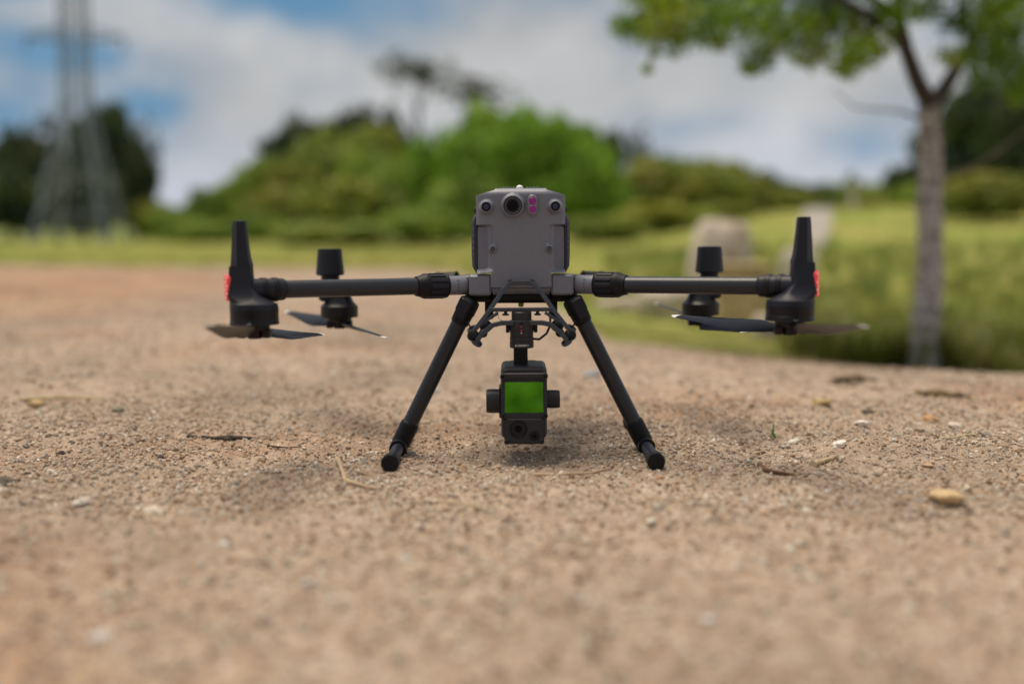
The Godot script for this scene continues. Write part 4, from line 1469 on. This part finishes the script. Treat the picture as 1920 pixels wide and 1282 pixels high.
	for e in [[21, 636, 0.03, 8, 1], [33, 637, 0.03, 8, -1], [47, 626, 0.026, 4, -9], [54, 610, 0.02, 0, -8], [54, 585, 0.0, 0, -5]]:
		cv.add_point(q(e[0], e[1], e[2]), Vector3(-e[3], e[4], 0) * k, Vector3(e[3], -e[4], 0) * k)
	for n in 28: cable.append(cv.sample_baked(cv.get_baked_length() * n / 27.0))
	s.tube(cable, [0.0018], 10)
	part("cable", s.done(60), M.rubber, mount)
	s = Solid.new()
	var wire := []
	for n in 15:
		var t := n / 14.0
		var p := q(45.0 - 18.0 * t, 589.0 + 14.0 * t, 0.035)
		wire.append(Vector3(-p.x - 0.003 * sin(PI * t), p.y - 0.003 * sin(PI * t), p.z))
	s.tube(wire, [0.00035], 6)
	part("tether_wire", s.done(60), M.rubber, mount)

func lettering(words: String, axis: Vector3, r: float, width: float, parent: Node3D) -> void:
	var t := TextMesh.new()
	var f := SystemFont.new()
	f.font_names = PackedStringArray(["Droid Sans"])
	f.font_weight = 700
	t.font = f
	t.text = words
	t.font_size = 32
	t.pixel_size = 0.01
	t.depth = 0.02
	var arr := t.get_mesh_arrays()
	var v: PackedVector3Array = arr[Mesh.ARRAY_VERTEX]
	var lo := INF
	var hi := -INF
	for p in v:
		lo = minf(lo, p.x); hi = maxf(hi, p.x)
	var k := width / (hi - lo)
	var out := PackedVector3Array()
	for p in v:
		var a := (p.x - (lo + hi) / 2) * k / r
		var rr := r + 0.0001 + p.z * 0.004
		out.append(axis + Vector3(sin(a) * rr, p.y * k, cos(a) * rr))
	var s := Solid.new()
	var idx: PackedInt32Array = arr[Mesh.ARRAY_INDEX] if arr[Mesh.ARRAY_INDEX] != null else PackedInt32Array(range(v.size()))
	for i in idx: s.t.append(out[i])
	part("lettering", s.done(), M.print_white, parent)

func make_head(o: Node3D) -> void:
	var z := 0.062                                          # front of the camera head
	var k := (EYE.z - z) / LENS
	var mid := 3.5 * k
	var yy := func(v: float) -> float: return q(0, v, z).y
	var s := Solid.new()
	s.rbox(Transform3D(Basis.IDENTITY, Vector3(-2.0 * k, (yy.call(653) + yy.call(700)) / 2, z - 0.058)), Vector3(27.5 * k, 46 * k, 0.02), 0.004, 0.002)
	var head := part("camera_head", s.done(), M.dark_plastic, o)
	# housing: a deep rounded box whose top slopes
	s = Solid.new()
	var rings := []
	for e in [[-0.098, 0.006], [-0.092, 0.0], [-0.012, 0.0], [-0.004, 0.0015], [0.0, 0.0035]]:
		var ring := PackedVector3Array()
		var h: float = yy.call(690) - yy.call(826)
		for p in Solid.rounded(88 * k - 2 * e[1], h - 2 * e[1], 0.0075, 5):
			ring.append(Vector3(mid + p.x, (yy.call(690) + yy.call(826)) / 2 + p.y, z - 0.006 + e[0]))
		rings.append(ring)
	s.loft(rings)
	var house := part("housing", s.done(), M.head_grey, head)
	# scribbled print on the sloping top edge
	for n in 9:
		s = Solid.new()
		s.rbox(Transform3D(Basis(Vector3.RIGHT, -0.9), Vector3(mid + (n - 4) * 7.0 * k, yy.call(696.5) + rnd(-0.0004, 0.0006), z - 0.0105)), Vector3(rnd(2.5, 5.0) * k, 0.0009, 0.0003), 0.0003, 0.0001)
		part("print_stroke", s.done(), M.bracket_grey, house)
	# the frame round the window, its four bars
	s = Solid.new()
	var y0: float = yy.call(787)
	var y1: float = yy.call(700)
	for e in [[Vector3(mid - 40 * k, (y0 + y1) / 2, z - 0.003), Vector3(7.6 * k, y1 - y0, 0.007)], [Vector3(mid + 40 * k, (y0 + y1) / 2, z - 0.003), Vector3(7.6 * k, y1 - y0, 0.007)], [Vector3(mid, yy.call(705.5), z - 0.0032), Vector3(78 * k, 10.6 * k, 0.0066)], [Vector3(mid, yy.call(780.5), z - 0.0032), Vector3(78 * k, 12.6 * k, 0.0066)]]:
		s.rbox(Transform3D(Basis.IDENTITY, e[0]), e[1], 0.002, 0.0014)
	var frame := part("window_frame", s.done(), M.head_grey, head)
	for e in [[-37.8, 706.6], [41.3, 706.3], [-37.8, 780.3], [40.8, 780]]:
		s = Solid.new()
		var c := Vector3(mid + (e[0] - 1.7) * k, yy.call(e[1]), z + 0.0005)
		s.lathe([[6.0 * k, -0.003], [6.0 * k, 0.0009], [5.2 * k, 0.0018], [3.6 * k, 0.0018], [3.3 * k, 0.0008]], facing(c), 24, true)
		part("screw_boss", s.done(), M.head_grey, frame)
		screw(c + Vector3(0, 0, 0.0006), 3.2 * k, frame)
	# the mirror-coated window leans back a little inside its frame
	s = Solid.new()
	var wy: float = (yy.call(710) + yy.call(775)) / 2
	s.rbox(Transform3D(Basis(Vector3.RIGHT, -deg_to_rad(7.6)), Vector3(mid + 0.2 * k, wy, z - 0.0040)), Vector3(74.5 * k, 66.5 * k, 0.0012), 0.0018, 0.0003)
	var pane := part("scanner_window", s.done(), M.coated_window, head)
	pane.set_meta("label", "green mirror coated scanner window")
	# face plate below with the two lenses
	s = Solid.new()
	s.rbox(Transform3D(Basis.IDENTITY, Vector3(mid, (yy.call(784) + yy.call(834)) / 2, z - 0.006)), Vector3(76 * k, 50 * k, 0.014), 0.005, 0.0022)
	var face := part("face_plate", s.done(), M.head_grey, head)
	for e in [[-32.6, 828.8], [33.5, 828.4]]:
		s = Solid.new()
		var c := Vector3(mid + (e[0] - 0.7) * k, yy.call(e[1]), z + 0.0010)
		s.lathe([[5.2 * k, -0.003], [5.2 * k, 0.0009], [4.5 * k, 0.0016], [3.4 * k, 0.0016], [3.2 * k, 0.0008]], facing(c), 24, true)
		part("screw_boss", s.done(), M.head_grey, face)
		screw(c + Vector3(0, 0, 0.0005), 3.1 * k, face)
	for e in [[-7.7 - 3.5, 804.6, 17.3, 0.0], [22.5 - 3.5, 817.8, 9.2, 0.0]]:
		var c := Vector3(mid + e[0] * k, yy.call(e[1]), z + 0.001)
		var r: float = e[2] * k
		s = Solid.new()
		s.lathe([[r, -0.004], [r, 0.0008], [r * 0.95, 0.0013], [r * 0.86, 0.0013], [r * 0.80, 0.0002]], facing(c), 40, true)
		var lens := part("lens_barrel", s.done(), M.dark_plastic, head)
		s = Solid.new()
		for t in [0.8, 0.62, 0.48]: s.lathe([[r * t, -0.002], [r * t, 0.0008 * t], [r * (t - 0.07), 0.0008 * t], [r * (t - 0.09), -0.002]], facing(c), 36, true)
		part("baffle", s.done(), M.rubber, lens)
		s = Solid.new()
		s.lathe([[r * 0.82, -0.0008], [r * 0.45, -0.0002], [r * 0.40, 0.0], [r * 0.25, 0.0006], [0.00005, 0.0009]], facing(c), 32)
		part("lens", s.done(), M.lens_glass, lens)
	# tilt motors left and right
	s = Solid.new()
	var lm := Vector3(mid - 44 * k, yy.call(759), z - 0.04)
	s.lathe([[22 * k, -0.004], [22.8 * k, 0.0], [23.2 * k, 0.002], [23.4 * k, 20 * k], [22.6 * k, 26.5 * k], [21.4 * k, 28.5 * k], [0.00005, 28.6 * k]], along(lm, lm + Vector3.LEFT), 44)
	part("tilt_motor", s.done(), M.head_grey, head)
	s = Solid.new()
	s.rbox(Transform3D(Basis.IDENTITY, Vector3(mid - 45.5 * k, yy.call(759), z - 0.04)), Vector3(4.4 * k, 58 * k, 0.05), 0.001, 0.002)
	part("side_plate", s.done(), M.dark_plastic, head)
	s = Solid.new()
	var rm := Vector3(mid + 44 * k, yy.call(756), z - 0.04)
	s.lathe([[17.0 * k, -0.004], [17.4 * k, 0.0], [17.6 * k, 18 * k], [17.0 * k, 24 * k], [15.8 * k, 25.5 * k], [0.00005, 25.6 * k]], along(rm, rm + Vector3.RIGHT), 40)
	part("tilt_motor", s.done(), M.head_grey, head)
	s = Solid.new()
	s.rbox(Transform3D(Basis.IDENTITY, Vector3(mid - 45.6 * k, yy.call(799), z - 0.012)), Vector3(3 * k, 3 * k, 0.004), 0.0008, 0.0005)
	part("side_stud", s.done(), M.rubber, head)
	# yoke that joins the shaft to both motors, behind the housing
	s = Solid.new()
	s.rbox(Transform3D(Basis.IDENTITY, Vector3(mid, yy.call(720), z - 0.106)), Vector3(60 * k, 60 * k, 0.014), 0.006, 0.003)
	part("yoke", s.done(), M.dark_plastic, head)

# ------------------------------------------------------------------ loose things on the track
func on_ground(u: float, v: float) -> Vector3:             # where the line of sight meets the track
	var lo := 0.5
	var hi := 8.0
	for k in 40:
		var m := (lo + hi) / 2
		var p := far(u, v, m)
		if p.y > ground_y(p.x, p.z): lo = m
		else: hi = m
	var p := far(u, v, lo)
	return Vector3(p.x, ground_y(p.x, p.z), p.z)

func make_litter() -> void:
	var stick_mat := plain("pale_stick", Color(0.50, 0.36, 0.24), 0.85)
	var brown := plain("dark_bark", Color(0.07, 0.05, 0.035), 0.9)
	var rust := plain("brown_bark", Color(0.16, 0.08, 0.045), 0.9)
	var chip := plain("wood_chip", Color(0.46, 0.36, 0.24), 0.85)
	var straw := plain("straw", Color(0.52, 0.42, 0.24), 0.8)
	var sticks := [
		["twig", [[[632, 868, 0.012], [641, 888, 0.010], [646, 905, 0.005], [668, 910, 0.004], [704, 919, 0.003]]], 0.0042, stick_mat, "pale kinked twig in front of the drone's left foot", "twig"],
		["twig", [[[1000, 891, 0.002], [1060, 892, 0.004], [1110, 889, 0.004], [1146, 882, 0.007]]], 0.0022, stick_mat, "thin pale twig between the feet, near the right one", "twig"],
		["bark_strip", [[[352, 823, 0.004], [400, 825, 0.005], [435, 823, 0.006], [470, 824, 0.004]], [[420, 826, 0.004], [455, 828, 0.005]]], 0.0050, brown, "dark strip of bark left of the drone's left foot", "bark"],
		["bark_strip", [[[1424, 878, 0.010], [1436, 886, 0.006], [1460, 890, 0.005], [1492, 893, 0.003]]], 0.0045, rust, "reddish brown curl of bark right of the drone's right foot", "bark"],
		["wood_chip", [[[1524, 874, 0.004], [1545, 870, 0.007], [1572, 862, 0.009]]], 0.0055, chip, "pale wood chip just right of the brown curl of bark", "wood chip"],
		["straw", [[[1762, 824, 0.004], [1790, 828, 0.012], [1812, 822, 0.010], [1836, 818, 0.006]]], 0.0016, straw, "bent dry straw near the right picture edge", "straw"],
		["straw", [[[40, 752, 0.006], [120, 749, 0.01], [200, 751, 0.006]]], 0.004, straw, "long yellow straw far left on the track", "straw"],
		["straw", [[[820, 941, 0.002], [860, 947, 0.004], [905, 951, 0.002]]], 0.0014, straw, "short straw in front of the drone, below the camera head", "straw"],
		["twig", [[[1170, 800, 0.003], [1200, 806, 0.004], [1234, 803, 0.003]]], 0.0014, brown, "thin dark twig behind the drone's right foot", "twig"],
		["twig", [[[500, 838, 0.003], [540, 842, 0.004], [566, 839, 0.003]]], 0.0014, brown, "thin dark twig between bark strip and left foot", "twig"],
	]
	for t in sticks:
		var foot := on_ground(t[1][0][0][0], t[1][0][0][1])
		var o := thing(t[0], t[4], t[5], foot, "twigs and bark on the track")
		var s := Solid.new()
		for line in t[1]:
			var cv := Curve3D.new()
			for e in line: cv.add_point(on_ground(e[0], e[1]) - foot + Vector3(0, e[2] * 0.6, 0))
			var pts := []
			var rad := []
			for k in 16:
				pts.append(cv.sample_baked(cv.get_baked_length() * k / 15.0) + Vector3(rnd(-1, 1), rnd(-0.5, 0.5), rnd(-1, 1)) * t[2] * 0.18)
				rad.append(t[2] * lerpf(1.0, 0.55, k / 15.0) * rnd(0.82, 1.15))
			s.tube(pts, rad, 8)
		part("wood", s.done(45), t[3], o)
	# single stones larger than the grit
	var stones := [
		[1776, 938, 0.0200, Color(0.55, 0.40, 0.22), "ochre flat stone near the right picture edge"],
		[1575, 836, 0.0150, Color(0.72, 0.68, 0.62), "white angular stone right of the grass sprout"],
		[1490, 830, 0.0110, Color(0.64, 0.60, 0.54), "pale stone just right of the grass sprout"],
		[1617, 796, 0.0130, Color(0.68, 0.63, 0.56), "white stone beside dark crumbs behind the right foot"],
		[301, 860, 0.0070, Color(0.07, 0.035, 0.04), "dark red seed below the bark strip"],
		[116, 851, 0.0065, Color(0.06, 0.035, 0.045), "dark seed near the left picture edge"],
		[420, 1022, 0.0075, Color(0.60, 0.57, 0.53), "white pebble in the blurred left foreground"],
		[286, 962, 0.0140, Color(0.58, 0.51, 0.42), "long pale flat stone in the left foreground"],
		[152, 944, 0.0120, Color(0.53, 0.47, 0.41), "pale flat stone left of the long pale stone"],
		[576, 1095, 0.0065, Color(0.58, 0.55, 0.55), "bluish white pebble in the blurred middle foreground"],
		[190, 1200, 0.0110, Color(0.52, 0.50, 0.48), "grey pebble in the bottom left corner"],
		[1480, 1030, 0.0065, Color(0.58, 0.54, 0.49), "white pebble in the right foreground"],
		[1330, 1165, 0.0080, Color(0.57, 0.54, 0.52), "pale pebble in the blurred right foreground"],
		[1220, 980, 0.0090, Color(0.66, 0.61, 0.54), "pale stone below the drone's right foot"],
		[1240, 898, 0.0070, Color(0.42, 0.17, 0.09), "brick red chip at the drone's right foot"],
		[1740, 875, 0.0090, Color(0.50, 0.33, 0.20), "orange brown stone left of the dark lumps"],
		[1765, 880, 0.0085, Color(0.20, 0.20, 0.22), "dark grey stone beside the orange brown one"],
		[1850, 820, 0.0120, Color(0.14, 0.13, 0.12), "dark stone near the right picture edge, beyond the straw"],
		[1795, 802, 0.0150, Color(0.62, 0.54, 0.44), "beige stone among dark crumbs at the right"],
		[1745, 790, 0.0180, Color(0.44, 0.26, 0.13), "orange clod at the right beyond the straw"],
		[1625, 774, 0.0120, Color(0.12, 0.09, 0.07), "dark crumb behind the white stone"],
		[1110, 706, 0.0250, Color(0.34, 0.35, 0.38), "blue grey stone on the track behind the right leg"],
		[70, 760, 0.0200, Color(0.46, 0.32, 0.16), "orange yellow clod far left on the track"],
		[220, 770, 0.0120, Color(0.20, 0.19, 0.12), "dark olive clod left of the bark strip"],
		[815, 735, 0.0160, Color(0.50, 0.47, 0.45), "pale grey stone behind the left leg"],
		[1540, 758, 0.0200, Color(0.48, 0.36, 0.16), "yellowish clod behind the grass sprout"],
		[8, 910, 0.0180, Color(0.10, 0.08, 0.06), "dark stone cut by the left picture edge"],
	]
	for k in stones.size():
		var e: Array = stones[k]
		var p := on_ground(e[0], e[1])
		var seed_like: bool = e[4].contains("seed")
		var o := thing("seed" if seed_like else ("clod" if e[4].contains("clod") or e[4].contains("crumb") else "stone"), e[4], "seed" if seed_like else "stone", p, "loose stones on the track")
		var m := part("stone" if not seed_like else "husk", rock_mesh(100 + k, 0.32, 9, 14), plain("stone_%d" % k, e[3], 0.85), o)
		m.scale = Vector3(e[2], e[2] * (0.95 if seed_like else 0.62), e[2] * 0.8)
		m.rotation = Vector3(rnd(-0.15, 0.15), rnd(0, TAU), rnd(-0.15, 0.15))
		m.position.y = e[2] * 0.22
	# leaf litter heaps beyond the focus
	for e in [[1770, 746, 0.07, "brown heap of leaf litter on the track before the slender tree"], [1600, 713, 0.06, "thin patch of dry litter left of the brown heap"]]:
		var p := on_ground(e[0], e[1])
		var pos := PackedVector3Array()
		var nor := PackedVector3Array()
		var col := PackedColorArray()
		for k in 260:
			var a := rnd(0, TAU)
			var r: float = e[2] * sqrt(rng.randf())
			var w := Vector3(cos(a) * r, 0, sin(a) * r * 0.7)
			var g := p + w
			w.y = ground_y(g.x, g.z) - p.y + rnd(0.001, 0.016) * (1.0 - r / e[2]) + 0.002
			var c: Color = [Color(0.14, 0.085, 0.05), Color(0.22, 0.14, 0.07), Color(0.30, 0.22, 0.10), Color(0.09, 0.065, 0.045)][rng.randi() % 4]
			leaf_quads(pos, nor, col, w, (Vector3.UP + any_dir() * 0.6).normalized(), any_dir(), rnd(0.006, 0.013), rnd(0.002, 0.005), c)
		var o := part("leaf_litter", leaf_mesh(pos, nor, col), M.pebble, self)
		o.position = p
		tag(o, e[3], "leaf litter", "", "stuff")
	# one green sprout
	var foot := on_ground(1449, 822)
	var o := thing("grass_sprout", "single bright green grass sprout right of the drone", "grass sprout", foot)
	var green := plain("sprout", Color(0.13, 0.26, 0.045), 0.5)
	for e in [[0.0, 0.030, 0.002], [0.004, 0.018, -0.006], [-0.004, 0.012, 0.005]]:
		var rings := []
		for k in 7:
			var t := k / 6.0
			var w := 0.0024 * (1.0 - t * t) + 0.0002
			var c := Vector3(e[0] + e[2] * t * t, e[1] * t - 0.002, 0)
			rings.append(PackedVector3Array([c + Vector3(-w, 0, 0.0003), c + Vector3(0, 0, 0.0009), c + Vector3(w, 0, 0.0003), c + Vector3(0, 0, -0.0003)]))
		var s := Solid.new()
		s.loft(rings)
		part("blade", s.done(60), green, o)
